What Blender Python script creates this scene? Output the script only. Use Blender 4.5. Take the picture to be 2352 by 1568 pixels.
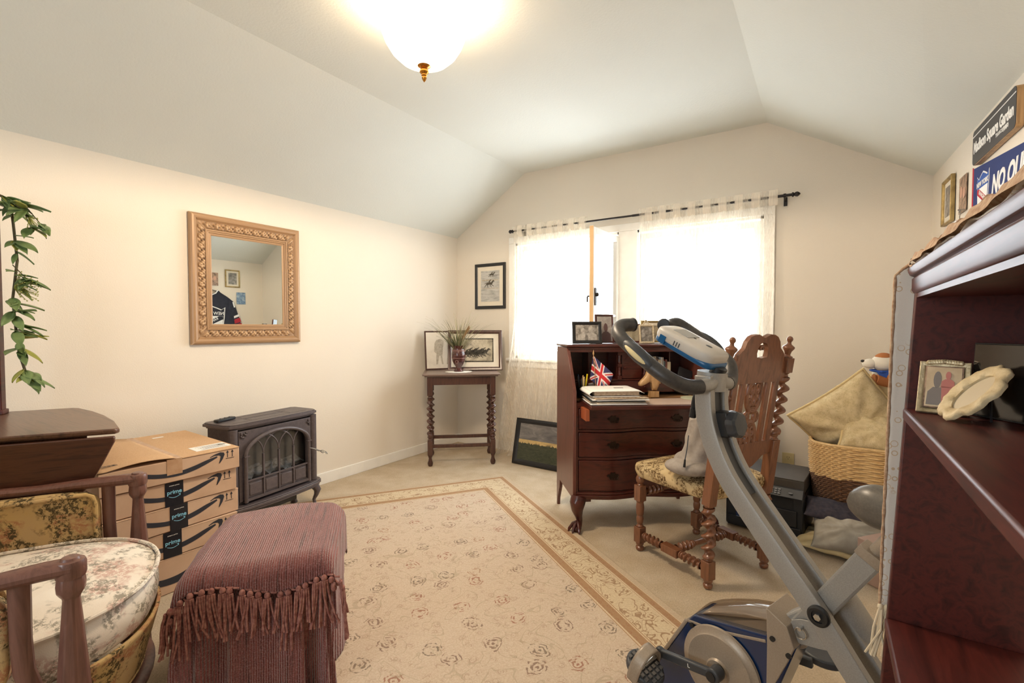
import bpy, bmesh, math, random
from mathutils import Vector, Matrix, noise as mnoise
random.seed(7)
PI = math.pi
for o in list(bpy.data.objects): bpy.data.objects.remove(o, do_unlink=True)
COL = bpy.context.scene.collection
SC = bpy.context.scene

# ------------------------------------------------------------ camera, world, exposure
cam_data = bpy.data.cameras.new('camera'); cam = bpy.data.objects.new('camera', cam_data); COL.objects.link(cam)
cam_data.sensor_width = 36.0; cam_data.lens = 36.0 * 1090 / 2352; cam_data.clip_start = 0.02
YAW = math.radians(33.361); PITCH = math.radians(1.787)
cam.location = (0, 0, 1.2); cam.rotation_euler = (math.radians(90) - PITCH, 0, YAW)
SC.camera = cam
SC.view_settings.view_transform = 'Standard'; SC.view_settings.look = 'None'
SC.view_settings.gamma = 1.0; SC.view_settings.use_curve_mapping = False
SC.view_settings.exposure = 0.56
world = bpy.data.worlds.new('world'); SC.world = world; world.use_nodes = True
bg = world.node_tree.nodes['Background']
bg.inputs[0].default_value = (0.82, 0.92, 1.0, 1); bg.inputs[1].default_value = 11.0

def area_portal(name, loc, rot, sx, sy):
    l = bpy.data.lights.new(name, 'AREA'); l.shape = 'RECTANGLE'; l.size = sx; l.size_y = sy; l.energy = 1
    l.cycles.is_portal = True
    o = bpy.data.objects.new(name, l); o.location = loc; o.rotation_euler = rot; COL.objects.link(o)
area_portal('window_portal', (-1.36, 4.02, 1.42), (-PI/2, 0, 0), 2.15, 1.3)
area_portal('rear_window_portal', (-1.35, -1.98, 1.45), (PI/2, 0, 0), 1.2, 1.0)

# ------------------------------------------------------------ helpers
def lin(c):
    c /= 255.0
    return c/12.92 if c <= 0.04045 else ((c+0.055)/1.055)**2.4
def C(r, g, b): return (lin(r), lin(g), lin(b), 1)
def new_mat(name):
    m = bpy.data.materials.new(name); m.use_nodes = True
    nt = m.node_tree; return m, nt, nt.nodes['Principled BSDF']
def N(nt, typ, **kw):
    n = nt.nodes.new(typ)
    for k, v in kw.items():
        if k == 'ins':
            for a, b in v.items(): n.inputs[a].default_value = b
        else: setattr(n, k, v)
    return n
def L(nt, a, b): nt.links.new(a, b)
def coords(nt, stretch=(1, 1, 1), rot=(0, 0, 0)):
    tc = N(nt, 'ShaderNodeTexCoord'); mp = N(nt, 'ShaderNodeMapping')
    mp.inputs['Scale'].default_value = stretch; mp.inputs['Rotation'].default_value = rot
    L(nt, tc.outputs['Object'], mp.inputs[0]); return mp.outputs[0]
def ramp(nt, fac, stops, interp='LINEAR'):
    r = N(nt, 'ShaderNodeValToRGB'); r.color_ramp.interpolation = interp
    e = r.color_ramp.elements
    while len(e) < len(stops): e.new(0.5)
    for i, (p, c) in enumerate(stops): e[i].position = p; e[i].color = c
    L(nt, fac, r.inputs[0]); return r.outputs[0]
def mixc(nt, fac, a, b, mode='MIX'):
    m = N(nt, 'ShaderNodeMix', data_type='RGBA', blend_type=mode)
    if hasattr(fac, 'is_linked'): L(nt, fac, m.inputs[0])
    else: m.inputs[0].default_value = fac
    for s, v in ((6, a), (7, b)):
        if hasattr(v, 'is_linked'): L(nt, v, m.inputs[s])
        else: m.inputs[s].default_value = v
    return m.outputs[2]
def math_(nt, op, a, b=None, c=None):
    m = N(nt, 'ShaderNodeMath', operation=op)
    for s, v in ((0, a), (1, b), (2, c)):
        if v is None: continue
        if hasattr(v, 'is_linked'): L(nt, v, m.inputs[s])
        else: m.inputs[s].default_value = v
    return m.outputs[0]
def noise(nt, vec, scale, detail=4, rough=.55, dist=0):
    n = N(nt, 'ShaderNodeTexNoise', ins={'Scale': scale, 'Detail': detail, 'Roughness': rough, 'Distortion': dist})
    L(nt, vec, n.inputs['Vector']); return n
def bump(nt, p, height, strength, dist=.002):
    b = N(nt, 'ShaderNodeBump', ins={'Strength': strength, 'Distance': dist})
    L(nt, height, b.inputs['Height']); L(nt, b.outputs[0], p.inputs['Normal'])
def mk(name, col, rough=.6, metal=0, col2=None, scale=10, stretch=(1, 1, 1), bmp=0, bscale=None, bdist=.002, detail=5, coat=0, lo=.35, hi=.65, spec=.5):
    m, nt, p = new_mat(name)
    p.inputs['Roughness'].default_value = rough; p.inputs['Metallic'].default_value = metal
    p.inputs['Coat Weight'].default_value = coat; p.inputs['Coat Roughness'].default_value = .15
    p.inputs['Specular IOR Level'].default_value = spec
    v = coords(nt, stretch)
    n = noise(nt, v, scale, detail)
    L(nt, ramp(nt, n.outputs[0], [(lo, col), (hi, col2 or tuple(min(1, c*1.07) for c in col[:3])+(1,))]), p.inputs['Base Color'])
    if bmp:
        n2 = noise(nt, v, bscale or scale*3, 3); bump(nt, p, n2.outputs[0], bmp, bdist)
    return m

class B:
    """collects shapes into one bmesh"""
    def __init__(s): s.bm = bmesh.new(); s.mi = 0; s.M = None
    def _add(s, vs, fs):
        if s.M is not None: vs = [s.M @ Vector(v) for v in vs]
        bv = [s.bm.verts.new(v) for v in vs]
        for f in fs:
            try:
                q = s.bm.faces.new([bv[i] for i in f]); q.material_index = s.mi
            except ValueError: pass
        return bv
    def box(s, c, d, M=None):
        x, y, z = d[0]/2, d[1]/2, d[2]/2
        vs = [Vector((a*x, b*y, e*z)) for a in (-1, 1) for b in (-1, 1) for e in (-1, 1)]
        if M is not None: vs = [M @ v for v in vs]
        vs = [v+Vector(c) for v in vs]
        s._add(vs, [(0, 1, 3, 2), (4, 6, 7, 5), (0, 4, 5, 1), (2, 3, 7, 6), (0, 2, 6, 4), (1, 5, 7, 3)]); return s
    def bar(s, a, b, w, h, up=(0, 0, 1)):
        a, b = Vector(a), Vector(b); t = (b-a); l = t.length; t.normalize()
        u = Vector(up); sd = t.cross(u).normalized(); u = sd.cross(t)
        M = Matrix((t, sd, u)).transposed(); s.box((a+b)/2, (l, w, h), M); return s
    def tube(s, pts, r, seg=12, cap=True, flat=1.0, up=None, closed=False):
        pts = [Vector(p) for p in pts]; n = len(pts); vs = []; fs = []
        rr = r if isinstance(r, (list, tuple)) else [r]*n
        prev = Vector(up) if up else None
        for i, p in enumerate(pts):
            if closed: t = pts[(i+1) % n]-pts[i-1]
            else: t = pts[min(i+1, n-1)]-pts[max(i-1, 0)]
            t.normalize()
            if prev is None: prev = Vector((0, 0, 1)) if abs(t.z) < .9 else Vector((1, 0, 0))
            a = (prev-t*prev.dot(t))
            if a.length < 1e-6: a = t.orthogonal()
            a.normalize(); b = t.cross(a); prev = a
            for k in range(seg):
                an = 2*PI*k/seg; vs.append(p+(a*math.cos(an)*flat+b*math.sin(an))*rr[i])
        m = n if closed else n-1
        for i in range(m):
            j = (i+1) % n
            for k in range(seg): fs.append((i*seg+k, i*seg+(k+1) % seg, j*seg+(k+1) % seg, j*seg+k))
        if cap and not closed: fs.append(tuple(range(seg-1, -1, -1))); fs.append(tuple((n-1)*seg+k for k in range(seg)))
        s._add(vs, fs); return s
    def lathe(s, prof, c=(0, 0, 0), seg=24, M=None, cap=True, f=None):
        """prof: list of (r, z)"""
        vs = []; fs = []; c = Vector(c)
        for r, z in prof:
            for k in range(seg):
                a = 2*PI*k/seg; q = r*(f(a, z) if f else 1); v = Vector((q*math.cos(a), q*math.sin(a), z))
                if M is not None: v = M @ v
                vs.append(v+c)
        for i in range(len(prof)-1):
            for k in range(seg): fs.append((i*seg+k, i*seg+(k+1) % seg, (i+1)*seg+(k+1) % seg, (i+1)*seg+k))
        if cap: fs.append(tuple(range(seg-1, -1, -1))); fs.append(tuple((len(prof)-1)*seg+k for k in range(seg)))
        s._add(vs, fs); return s
    def prism(s, poly, t, M=None, c=(0, 0, 0)):
        """poly in XY, extruded 0..t along Z, then M"""
        n = len(poly); vs = [Vector((x, y, 0)) for x, y in poly]+[Vector((x, y, t)) for x, y in poly]
        if M is not None: vs = [M @ v for v in vs]
        vs = [v+Vector(c) for v in vs]
        s._add(vs, [tuple(range(n-1, -1, -1)), tuple(range(n, 2*n))]+[(i, (i+1) % n, (i+1) % n+n, i+n) for i in range(n)]); return s
    def grid(s, f, nu, nv, cu=False, cv=False, mi=None):
        vs = [f(i/(nu if cu else nu-1), j/(nv if cv else nv-1)) for i in range(nu) for j in range(nv)]
        if s.M is not None: vs = [s.M @ Vector(v) for v in vs]
        bv = [s.bm.verts.new(v) for v in vs]
        for i in range(nu if cu else nu-1):
            for j in range(nv if cv else nv-1):
                i2, j2 = (i+1) % nu, (j+1) % nv
                try:
                    q = s.bm.faces.new((bv[i*nv+j], bv[i2*nv+j], bv[i2*nv+j2], bv[i*nv+j2]))
                    q.material_index = mi(i, j) if mi else s.mi
                except ValueError: pass
        return s
    def ell(s, c, r, nu=20, nv=12, M=None, p=None):
        c = Vector(c)
        def f(u, v):
            a = 2*PI*u; b = PI*(v-.5)*.999
            def sp(x, e): return math.copysign(abs(x)**e, x)
            e = p or 1
            q = Vector((r[0]*sp(math.cos(b), e)*sp(math.cos(a), e), r[1]*sp(math.cos(b), e)*sp(math.sin(a), e), r[2]*sp(math.sin(b), e)))
            if M is not None: q = M @ q
            return q+c
        s.grid(f, nu, nv, cu=True); return s

def put(name, b, mats, parent=None, bev=0, smooth=35, solid=0, sub=0, loc=None):
    me = bpy.data.meshes.new(name); bm = b.bm
    bmesh.ops.recalc_face_normals(bm, faces=bm.faces)
    bm.to_mesh(me); bm.free()
    if not isinstance(mats, (list, tuple)): mats = [mats]
    for m in mats: me.materials.append(m)
    if smooth:
        me.polygons.foreach_set('use_smooth', [True]*len(me.polygons))
        me.set_sharp_from_angle(angle=math.radians(smooth))
    o = bpy.data.objects.new(name, me); COL.objects.link(o)
    if parent: o.parent = parent
    if loc: o.location = loc
    if solid:
        md = o.modifiers.new('solid', 'SOLIDIFY'); md.thickness = solid; md.offset = 0
    if bev:
        md = o.modifiers.new('bevel', 'BEVEL'); md.width = bev; md.segments = 2; md.limit_method = 'ANGLE'; md.angle_limit = math.radians(40)
    if sub:
        md = o.modifiers.new('sub', 'SUBSURF'); md.levels = sub; md.render_levels = sub
    return o
def tag(o, label, cat, group=None):
    o['label'] = label; o['category'] = cat
    if group: o['group'] = group
    return o
def thing(name, label, cat, loc=(0, 0, 0), rz=0, group=None, rot=None):
    o = bpy.data.objects.new(name, None); COL.objects.link(o); o.empty_display_size = .05
    o.location = loc; o.rotation_euler = rot or (0, 0, rz); return tag(o, label, cat, group)
def structure(name, b, m, **k):
    o = put(name, b, m, **k); o['kind'] = 'structure'; return o
RX = Matrix.Rotation(PI/2, 4, 'X')          # XY plane -> XZ plane facing -Y
def xz(x, y, z): return Matrix.Translation((x, y, z)) @ RX
def text(name, s, size, m, parent, M, ext=.0006, sx=1, align='CENTER', shear=0, bold=0):
    cu = bpy.data.curves.new('lettering', 'FONT'); cu.body = s; cu.size = size; cu.align_x = align; cu.align_y = 'CENTER'
    cu.extrude = ext; cu.shear = shear; cu.offset = bold; cu.resolution_u = 3
    t = bpy.data.objects.new('lettering', cu); COL.objects.link(t)
    dg = bpy.context.evaluated_depsgraph_get(); me = bpy.data.meshes.new_from_object(t.evaluated_get(dg))
    bpy.data.objects.remove(t, do_unlink=True)
    me.transform(M @ Matrix.Diagonal((sx, 1, 1, 1))); me.materials.clear(); me.materials.append(m)
    o = bpy.data.objects.new(name, me); COL.objects.link(o); o.parent = parent; return o
def flat(name, polys, m, parent, M, t=.0008):
    b = B()
    for pl in polys: b.prism(pl, t, M)
    return put(name, b, m, parent, smooth=0)
def dup(o, parent=None):
    c = o.copy(); COL.objects.link(c); c.parent = parent
    for ch in list(o.children): dup(ch, c)
    return c
def fbm(x, y, z, s=1.0): return mnoise.noise(Vector((x*s, y*s, z*s)))

# ------------------------------------------------------------ materials
def plaster(name, col, b=.35, sc=170):
    m, nt, p = new_mat(name); v = coords(nt)
    n0 = noise(nt, v, 1.3, 2)
    L(nt, ramp(nt, n0.outputs[0], [(.3, tuple(c*.96 for c in col[:3])+(1,)), (.7, col)]), p.inputs['Base Color'])
    p.inputs['Roughness'].default_value = .85
    n = noise(nt, v, sc, 3, .6); bump(nt, p, n.outputs[0], b, .003); return m
WALL = plaster('wall_plaster', C(234, 224, 209))
CEIL = plaster('ceiling_texture', C(225, 225, 216), .5, 90)
TRIM = mk('white_trim_paint', C(238, 234, 226), .4, bmp=.05)
def carpet():
    m, nt, p = new_mat('carpet_pile'); v = coords(nt)
    n = noise(nt, v, 150, 5, .8); n2 = noise(nt, v, 7, 4)
    c1 = ramp(nt, n.outputs[0], [(.36, C(122, 98, 70)), (.64, C(224, 204, 174))])
    c2 = ramp(nt, n2.outputs[0], [(.35, C(204, 184, 156)), (.65, C(224, 208, 184))])
    L(nt, mixc(nt, .6, c1, c2), p.inputs['Base Color'])
    p.inputs['Roughness'].default_value = 1; p.inputs['Specular IOR Level'].default_value = .1
    bump(nt, p, n.outputs[0], .8, .006); return m
CARPET = carpet()
def wood(name, dark, light, rough=.35, stretch=(14, 14, 1.2), coat=.3, scale=3.0):
    m, nt, p = new_mat(name); v = coords(nt, stretch)
    n = noise(nt, v, scale, 7, .62, .7); n2 = noise(nt, coords(nt), 2.2, 3)
    c = ramp(nt, n.outputs[0], [(.3, dark), (.52, light), (.72, dark)])
    c = mixc(nt, math_(nt, 'MULTIPLY', n2.outputs[0], .5), c, dark)
    L(nt, c, p.inputs['Base Color']); p.inputs['Roughness'].default_value = rough
    p.inputs['Coat Weight'].default_value = coat; p.inputs['Coat Roughness'].default_value = .2
    bump(nt, p, n.outputs[0], .08, .001); return m
W_CHERRY = wood('cherry_wood', C(46, 15, 10), C(84, 32, 22), .3, (1.2, 14, 14))
W_CHERRYV = wood('cherry_wood_upright_glare', C(74, 34, 26), C(110, 60, 48), .38)  # lighter cherry for the desk sides, glare put into the wood colour
W_SHELF = wood('dark_red_bookcase_wood', C(48, 11, 8), C(92, 34, 27), .46, (14, 1.2, 14), .08)
W_TABLE = wood('brown_side_table_wood', C(52, 28, 22), C(88, 54, 43), .32)
W_TABTOP = wood('worn_table_top_wood', C(96, 76, 68), C(140, 118, 106), .4, (1.2, 14, 14))
W_OAK = wood('warm_oak_carved', C(88, 52, 34), C(138, 90, 62), .3)
W_DROP = wood('dark_walnut_table', C(62, 38, 27), C(112, 78, 58), .35, (1.2, 16, 16))
W_ARM = wood('brown_armchair_wood', C(82, 50, 42), C(124, 84, 72), .42)
W_PALE = wood('pale_carved_wood', C(150, 112, 72), C(205, 165, 115), .5)
GILT = wood('gilded_mirror_frame', C(128, 88, 46), C(188, 142, 90), .42, (6, 6, 6), .15)
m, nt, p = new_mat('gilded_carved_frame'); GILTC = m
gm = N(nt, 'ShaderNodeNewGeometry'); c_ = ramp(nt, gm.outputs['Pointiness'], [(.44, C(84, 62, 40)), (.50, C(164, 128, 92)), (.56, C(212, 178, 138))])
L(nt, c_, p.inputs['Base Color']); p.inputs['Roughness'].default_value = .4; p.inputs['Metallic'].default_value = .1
GOLD = mk('gold_frame_metal', C(132, 110, 66), .4, .5, C(186, 160, 104), 20)
BRASS = mk('brass', C(190, 130, 50), .25, .9)
BLACKF = mk('black_painted_frame', C(26, 26, 28), .35)
BLACKP = mk('black_plastic', C(22, 23, 26), .4)
DARKP = mk('dark_grey_plastic', C(56, 58, 62), .45)
BRONZE = mk('bronze_curtain_rod', C(44, 38, 36), .35, .4)
STOVE = mk('dark_brown_grey_cast_metal', C(84, 76, 78), .42, .15, C(96, 87, 89), 60, bmp=.12, bscale=400)
STOVE_IN = mk('stove_interior', C(78, 78, 78), .8)
EMBER = mk('grey_ember_bed', C(78, 82, 86), .7, 0, C(150, 154, 158), 40, bmp=.5, bscale=60, bdist=.01)
CARD = mk('cardboard', C(200, 166, 138), .85, 0, C(214, 182, 154), 6, bmp=.05, bscale=90)
CARD2 = mk('cardboard_ochre', C(196, 158, 120), .85, 0, C(210, 174, 136), 200)
CARDTAPE = mk('clear_brown_tape', C(186, 146, 112), .25, 0, C(200, 164, 132), 30)
INK = mk('dark_navy_ink', C(44, 46, 56), .6)
TAPEB = mk('black_printed_tape', C(26, 29, 38), .3, bmp=.2, bscale=60)
CYAN = mk('pale_cyan_print', C(140, 205, 232), .5)
WHITEP = mk('white_paper', C(240, 238, 234), .7)
PAPERD = mk('off_white_page_edges', C(214, 196, 172), .8, 0, C(150, 122, 98), 60, (1, 1, 12))
SILVER = mk('silver_grey_bike_paint', C(150, 147, 142), .42, .3, C(162, 159, 154), 400, bmp=.15, bscale=700)
TAUPE = mk('taupe_bike_plastic', C(150, 136, 120), .38, .2, C(160, 146, 130), 300)
NAVY = mk('navy_blue_plastic', C(14, 40, 78), .25, 0, coat=.4)
CBLUE = mk('console_blue_plastic', C(20, 84, 132), .3)
FOAMG = mk('dark_grey_foam_grip', C(52, 50, 50), .42, 0, C(66, 62, 60), 100)
STEEL = mk('bright_steel', C(180, 180, 178), .2, .9)
CREAMP = mk('cream_plastic', C(214, 198, 150), .5)
GLASSP = None
def glassm(name, tint=(1, 1, 1, 1), g=.09, rough=0.02):
    m, nt, p = new_mat(name); nt.nodes.remove(p)
    tr = N(nt, 'ShaderNodeBsdfTransparent'); tr.inputs[0].default_value = tint
    gl = N(nt, 'ShaderNodeBsdfGlossy'); gl.inputs['Roughness'].default_value = rough
    mx = N(nt, 'ShaderNodeMixShader'); mx.inputs[0].default_value = g
    L(nt, tr.outputs[0], mx.inputs[1]); L(nt, gl.outputs[0], mx.inputs[2])
    L(nt, mx.outputs[0], nt.nodes['Material Output'].inputs[0]); return m
GLASS = glassm('window_glass'); SMOKE = glassm('smoky_plastic', (.72, .68, .64, 1), .12, .10)
FRAMEGLASS = glassm('picture_glass', (1, 1, 1, 1), .05)
m, nt, p = new_mat('mirror_glass'); MIRROR = m
p.inputs['Metallic'].default_value = 1; p.inputs['Roughness'].default_value = .0; p.inputs['Base Color'].default_value = (.88, .92, .90, 1)
def sheer():
    m, nt, p = new_mat('sheer_curtain'); nt.nodes.remove(p)
    v = coords(nt, (1, 1, 1)); n = noise(nt, coords(nt, (420, 1, 8)), 1, 2)
    tr = N(nt, 'ShaderNodeBsdfTransparent'); tl = N(nt, 'ShaderNodeBsdfTranslucent'); df = N(nt, 'ShaderNodeBsdfDiffuse')
    tl.inputs[0].default_value = C(250, 240, 226); df.inputs[0].default_value = C(246, 234, 216)
    a = N(nt, 'ShaderNodeMixShader'); a.inputs[0].default_value = .97
    L(nt, tl.outputs[0], a.inputs[1]); L(nt, df.outputs[0], a.inputs[2])
    b = N(nt, 'ShaderNodeMixShader')
    L(nt, ramp(nt, n.outputs[0], [(.35, (.22, .22, .22, 1)), (.65, (.44, .44, .44, 1))]), b.inputs[0])
    L(nt, tr.outputs[0], b.inputs[1]); L(nt, a.outputs[0], b.inputs[2])
    L(nt, b.outputs[0], nt.nodes['Material Output'].inputs[0]); return m
SHEER = sheer()
HEADER = SHEER.copy(); HEADER.name = 'sheer_curtain_doubled'
for n_ in HEADER.node_tree.nodes:
    if n_.type == 'VALTORGB': n_.color_ramp.elements[0].color = (.62, .62, .62, 1); n_.color_ramp.elements[1].color = (.85, .85, .85, 1)
def rugm():
    m, nt, p = new_mat('oriental_rug'); tc = N(nt, 'ShaderNodeTexCoord'); sp = N(nt, 'ShaderNodeSeparateXYZ')
    L(nt, tc.outputs['Object'], sp.inputs[0]); x, y = sp.outputs[0], sp.outputs[1]
    # local coordinates: 0..RW by 0..RL
    RW, RL = 1.65, 2.90
    e = math_(nt, 'MINIMUM', math_(nt, 'MINIMUM', x, math_(nt, 'SUBTRACT', RW, x)), math_(nt, 'MINIMUM', y, math_(nt, 'SUBTRACT', RL, y)))
    base, cream, tan, brown = C(208, 192, 172), C(216, 198, 168), C(164, 128, 92), C(150, 116, 84)
    es = math_(nt, 'MULTIPLY', e, 2.0)
    st = [(0, C(196, 180, 156)), (.06, cream), (.068, tan), (.13, cream), (.145, tan), (.152, cream), (.165, C(216, 200, 168)), (.44, tan), (.447, cream), (.46, tan), (.535, cream), (.55, tan), (.557, base)]
    bc = ramp(nt, es, st, 'CONSTANT')
    v = tc.outputs['Object']
    wn = noise(nt, v, 9, 3); off = N(nt, 'ShaderNodeVectorMath', operation='SCALE', ins={'Scale': .05}); L(nt, wn.outputs['Color'], off.inputs[0])
    ad = N(nt, 'ShaderNodeVectorMath', operation='ADD'); L(nt, v, ad.inputs[0]); L(nt, off.outputs[0], ad.inputs[1])
    def vor(scale, **k):
        q = N(nt, 'ShaderNodeTexVoronoi', voronoi_dimensions='2D', ins={'Scale': scale, 'Randomness': k.get('r', .7)}); L(nt, ad.outputs[0], q.inputs['Vector']); return q
    K, W = (0, 0, 0, 1), (1, 1, 1, 1)
    # angular petals: noise-modulated rings
    def flowers(q, r1, r2, r3):
        d = math_(nt, 'ADD', q.outputs['Distance'], math_(nt, 'MULTIPLY', math_(nt, 'SUBTRACT', noise(nt, v, 60, 2).outputs[0], .5), .12))
        return ramp(nt, d, [(0, W), (r1*.4, K), (r1, W), (r2, K), (r2+.05, K), (r3-.03, W), (r3, K)], 'CONSTANT')
    v1 = vor(6.3); v2 = vor(15, r=.9); v3 = vor(3.2)
    f1 = flowers(v1, .10, .15, .235); f2 = flowers(v2, .12, .2, .27); f3 = flowers(v3, .07, .1, .30)
    br = noise(nt, v, 45, 2); gate = ramp(nt, br.outputs[0], [(.45, K), (.52, W)])
    infield = ramp(nt, es, [(0, K), (.557, W)], 'CONSTANT'); inb = ramp(nt, es, [(0, K), (.165, W), (.43, K)], 'CONSTANT')
    ins_ = ramp(nt, es, [(0, K), (.075, W), (.125, K), (.465, W), (.53, K)], 'CONSTANT')
    fc1 = ramp(nt, N(nt, 'ShaderNodeSeparateColor').outputs[0] if False else v1.outputs['Color'], [(0, C(104, 80, 76)), (.35, C(142, 80, 68)), (.6, C(84, 80, 76)), (.85, C(150, 108, 80))], 'CONSTANT')
    col = mixc(nt, math_(nt, 'MULTIPLY', math_(nt, 'MULTIPLY', f1, infield), math_(nt, 'MULTIPLY', gate, .85)), bc, fc1)
    col = mixc(nt, math_(nt, 'MULTIPLY', math_(nt, 'MULTIPLY', f2, infield), math_(nt, 'MULTIPLY', gate, .42)), col, C(150, 120, 100))
    vn = noise(nt, v, 7, 1, .5, 1.5)
    vine = ramp(nt, math_(nt, 'ABSOLUTE', math_(nt, 'SUBTRACT', vn.outputs[0], .5)), [(0, W), (.008, K)], 'CONSTANT')
    col = mixc(nt, math_(nt, 'MULTIPLY', math_(nt, 'MULTIPLY', vine, infield), .4), col, C(150, 140, 112))
    v4 = vor(9.5, r=.5); f4 = flowers(v4, .14, .22, .36)
    vb = ramp(nt, math_(nt, 'ABSOLUTE', math_(nt, 'SUBTRACT', noise(nt, v, 15, 1, .5, 1).outputs[0], .5)), [(0, W), (.018, K)], 'CONSTANT')
    fb = math_(nt, 'MULTIPLY', math_(nt, 'MAXIMUM', math_(nt, 'MULTIPLY', f4, gate), vb), inb)
    col = mixc(nt, math_(nt, 'MULTIPLY', fb, .8), col, C(136, 100, 70))
    v5 = vor(24, r=.2); f5 = ramp(nt, v5.outputs['Distance'], [(0, W), (.12, K), (.22, W), (.33, K)], 'CONSTANT')
    col = mixc(nt, math_(nt, 'MULTIPLY', math_(nt, 'MULTIPLY', f5, ins_), .55), col, C(150, 96, 66))
    mot = noise(nt, v, 130, 4, .8); col = mixc(nt, math_(nt, 'MULTIPLY', ramp(nt, mot.outputs[0], [(.42, (1, 1, 1, 1)), (.6, (0, 0, 0, 1))]), .38), col, C(168, 140, 116))
    mo2 = noise(nt, v, 5, 3); col = mixc(nt, math_(nt, 'MULTIPLY', mo2.outputs[0], .25), col, C(186, 158, 132))
    L(nt, col, p.inputs['Base Color']); p.inputs['Roughness'].default_value = .95; p.inputs['Specular IOR Level'].default_value = .1
    bump(nt, p, noise(nt, v, 350, 3).outputs[0], .5, .003); return m
RUG = rugm()
def floral(name, base, base2, pink, green, scale=9, amt=.8):
    m, nt, p = new_mat(name); v = coords(nt)
    n = noise(nt, v, scale*.8, 3); c = ramp(nt, n.outputs[0], [(.35, base), (.65, base2)])
    q = noise(nt, v, scale, 3, .6, .5); fine = noise(nt, v, scale*9, 4, .75)
    K, W = (0, 0, 0, 1), (1, 1, 1, 1)
    fg = ramp(nt, fine.outputs[0], [(.42, K), (.50, W)])
    z1 = math_(nt, 'MULTIPLY', ramp(nt, q.outputs[0], [(.52, K), (.6, W)]), fg)
    c = mixc(nt, math_(nt, 'MULTIPLY', z1, amt*.8), c, pink)
    mp = N(nt, 'ShaderNodeMapping'); mp.inputs['Location'].default_value = (3.1, 1.7, 5.3); L(nt, v, mp.inputs[0])
    q2 = noise(nt, mp.outputs[0], scale*1.1, 3, .6, .5); f2 = noise(nt, mp.outputs[0], scale*8, 4, .8)
    z2 = math_(nt, 'MULTIPLY', ramp(nt, q2.outputs[0], [(.47, K), (.54, W)]), ramp(nt, f2.outputs[0], [(.47, K), (.53, W)]))
    c = mixc(nt, math_(nt, 'MULTIPLY', z2, amt), c, green)
    L(nt, c, p.inputs['Base Color']); p.inputs['Roughness'].default_value = .9; p.inputs['Specular IOR Level'].default_value = .15
    bump(nt, p, noise(nt, v, 500, 2).outputs[0], .35, .0015); return m
FLOR_SEAT = floral('cream_floral_tapestry', C(232, 224, 212), C(222, 210, 196), C(186, 136, 124), C(128, 122, 108), 9, .8)
FLOR_GOLD = floral('gold_floral_tapestry', C(200, 170, 116), C(190, 164, 124), C(170, 112, 84), C(78, 70, 52), 10, .95)
BROCADE = floral('gold_brown_brocade', C(206, 184, 142), C(190, 164, 120), C(104, 74, 44), C(92, 68, 42), 13, 1)
PILLOW = floral('tan_patterned_pillow', C(204, 184, 144), C(216, 198, 160), C(176, 152, 104), C(158, 136, 98), 30, .4)
PILLOW2 = mk('plain_tan_pillow_fabric', C(198, 172, 122), .7, 0, C(212, 190, 142), 8, (1, 1, 6))
CORD = mk('pillow_cord_trim', C(204, 180, 132), .8, bmp=.5, bscale=200)
def chenille():
    m, nt, p = new_mat('maroon_chenille'); v = coords(nt)
    w = noise(nt, coords(nt, (60, 3, 3)), 1.6, 2, .6); f = noise(nt, v, 240, 2)
    c = ramp(nt, w.outputs[0], [(.3, C(84, 36, 34)), (.5, C(144, 78, 74)), (.7, C(108, 52, 50))])
    c = mixc(nt, ramp(nt, f.outputs[0], [(.5, (0, 0, 0, 1)), (.7, (.7, .7, .7, 1))]), c, C(176, 128, 128))
    L(nt, c, p.inputs['Base Color']); p.inputs['Roughness'].default_value = .9
    p.inputs['Sheen Weight'].default_value = .5; p.inputs['Specular IOR Level'].default_value = .2
    wv = N(nt, 'ShaderNodeTexWave', bands_direction='X', ins={'Scale': 45.0, 'Distortion': 1.0, 'Detail': 2.0}); L(nt, v, wv.inputs['Vector'])
    h = math_(nt, 'ADD', wv.outputs['Fac'], f.outputs[0]); bump(nt, p, h, .9, .005); return m
CHEN = chenille()
CHEN_S = mk('maroon_yarn', C(124, 72, 66), .9, 0, C(166, 116, 104), 90, bmp=.5, bscale=300)
HOOD = mk('grey_fleece', C(150, 140, 130), .95, 0, C(164, 154, 144), 40, bmp=.3, bscale=200)
LEAF = mk('green_leaf', C(82, 106, 58), .5, 0, C(128, 148, 94), 9)
LEAFY = mk('yellow_green_leaf', C(136, 138, 52), .55, 0, C(160, 160, 80), 9)
STEM = mk('brown_green_stem', C(74, 64, 38), .7)
GRASS = mk('dried_grass', C(96, 92, 62), .8, 0, C(150, 142, 104), 30)
VASEM = mk('dark_red_glazed_vase', C(58, 24, 22), .22, 0, C(88, 46, 40), 14, (1, 1, 6), coat=.5)
LACE = mk('white_lace', C(232, 226, 216), .9, bmp=.6, bscale=150)
RUNNER = None
def art(name, cols, scale=8, stretch=(1, 1, 1), detail=6):
    m, nt, p = new_mat(name); n = noise(nt, coords(nt, stretch), scale, detail, .65, .4); k = len(cols)
    L(nt, ramp(nt, n.outputs[0], [(.28+.44*i/(k-1), c) for i, c in enumerate(cols)]), p.inputs['Base Color']); p.inputs['Roughness'].default_value = .3; return m
A_SKETCH = art('pale_pencil_print', [C(206, 196, 180), C(228, 218, 202), C(234, 226, 212)], 6)
A_GREY = art('grey_race_print', [C(138, 136, 132), C(186, 184, 178), C(212, 210, 204)], 9, (1, 1, 5))
A_SEPIA = art('sepia_race_print', [C(90, 84, 70), C(168, 156, 132), C(200, 188, 164)], 12)
A_SKY = art('stormy_sky_print', [C(74, 74, 76), C(112, 108, 106), C(150, 146, 140)], 6, (1, 1, 3))
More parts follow.
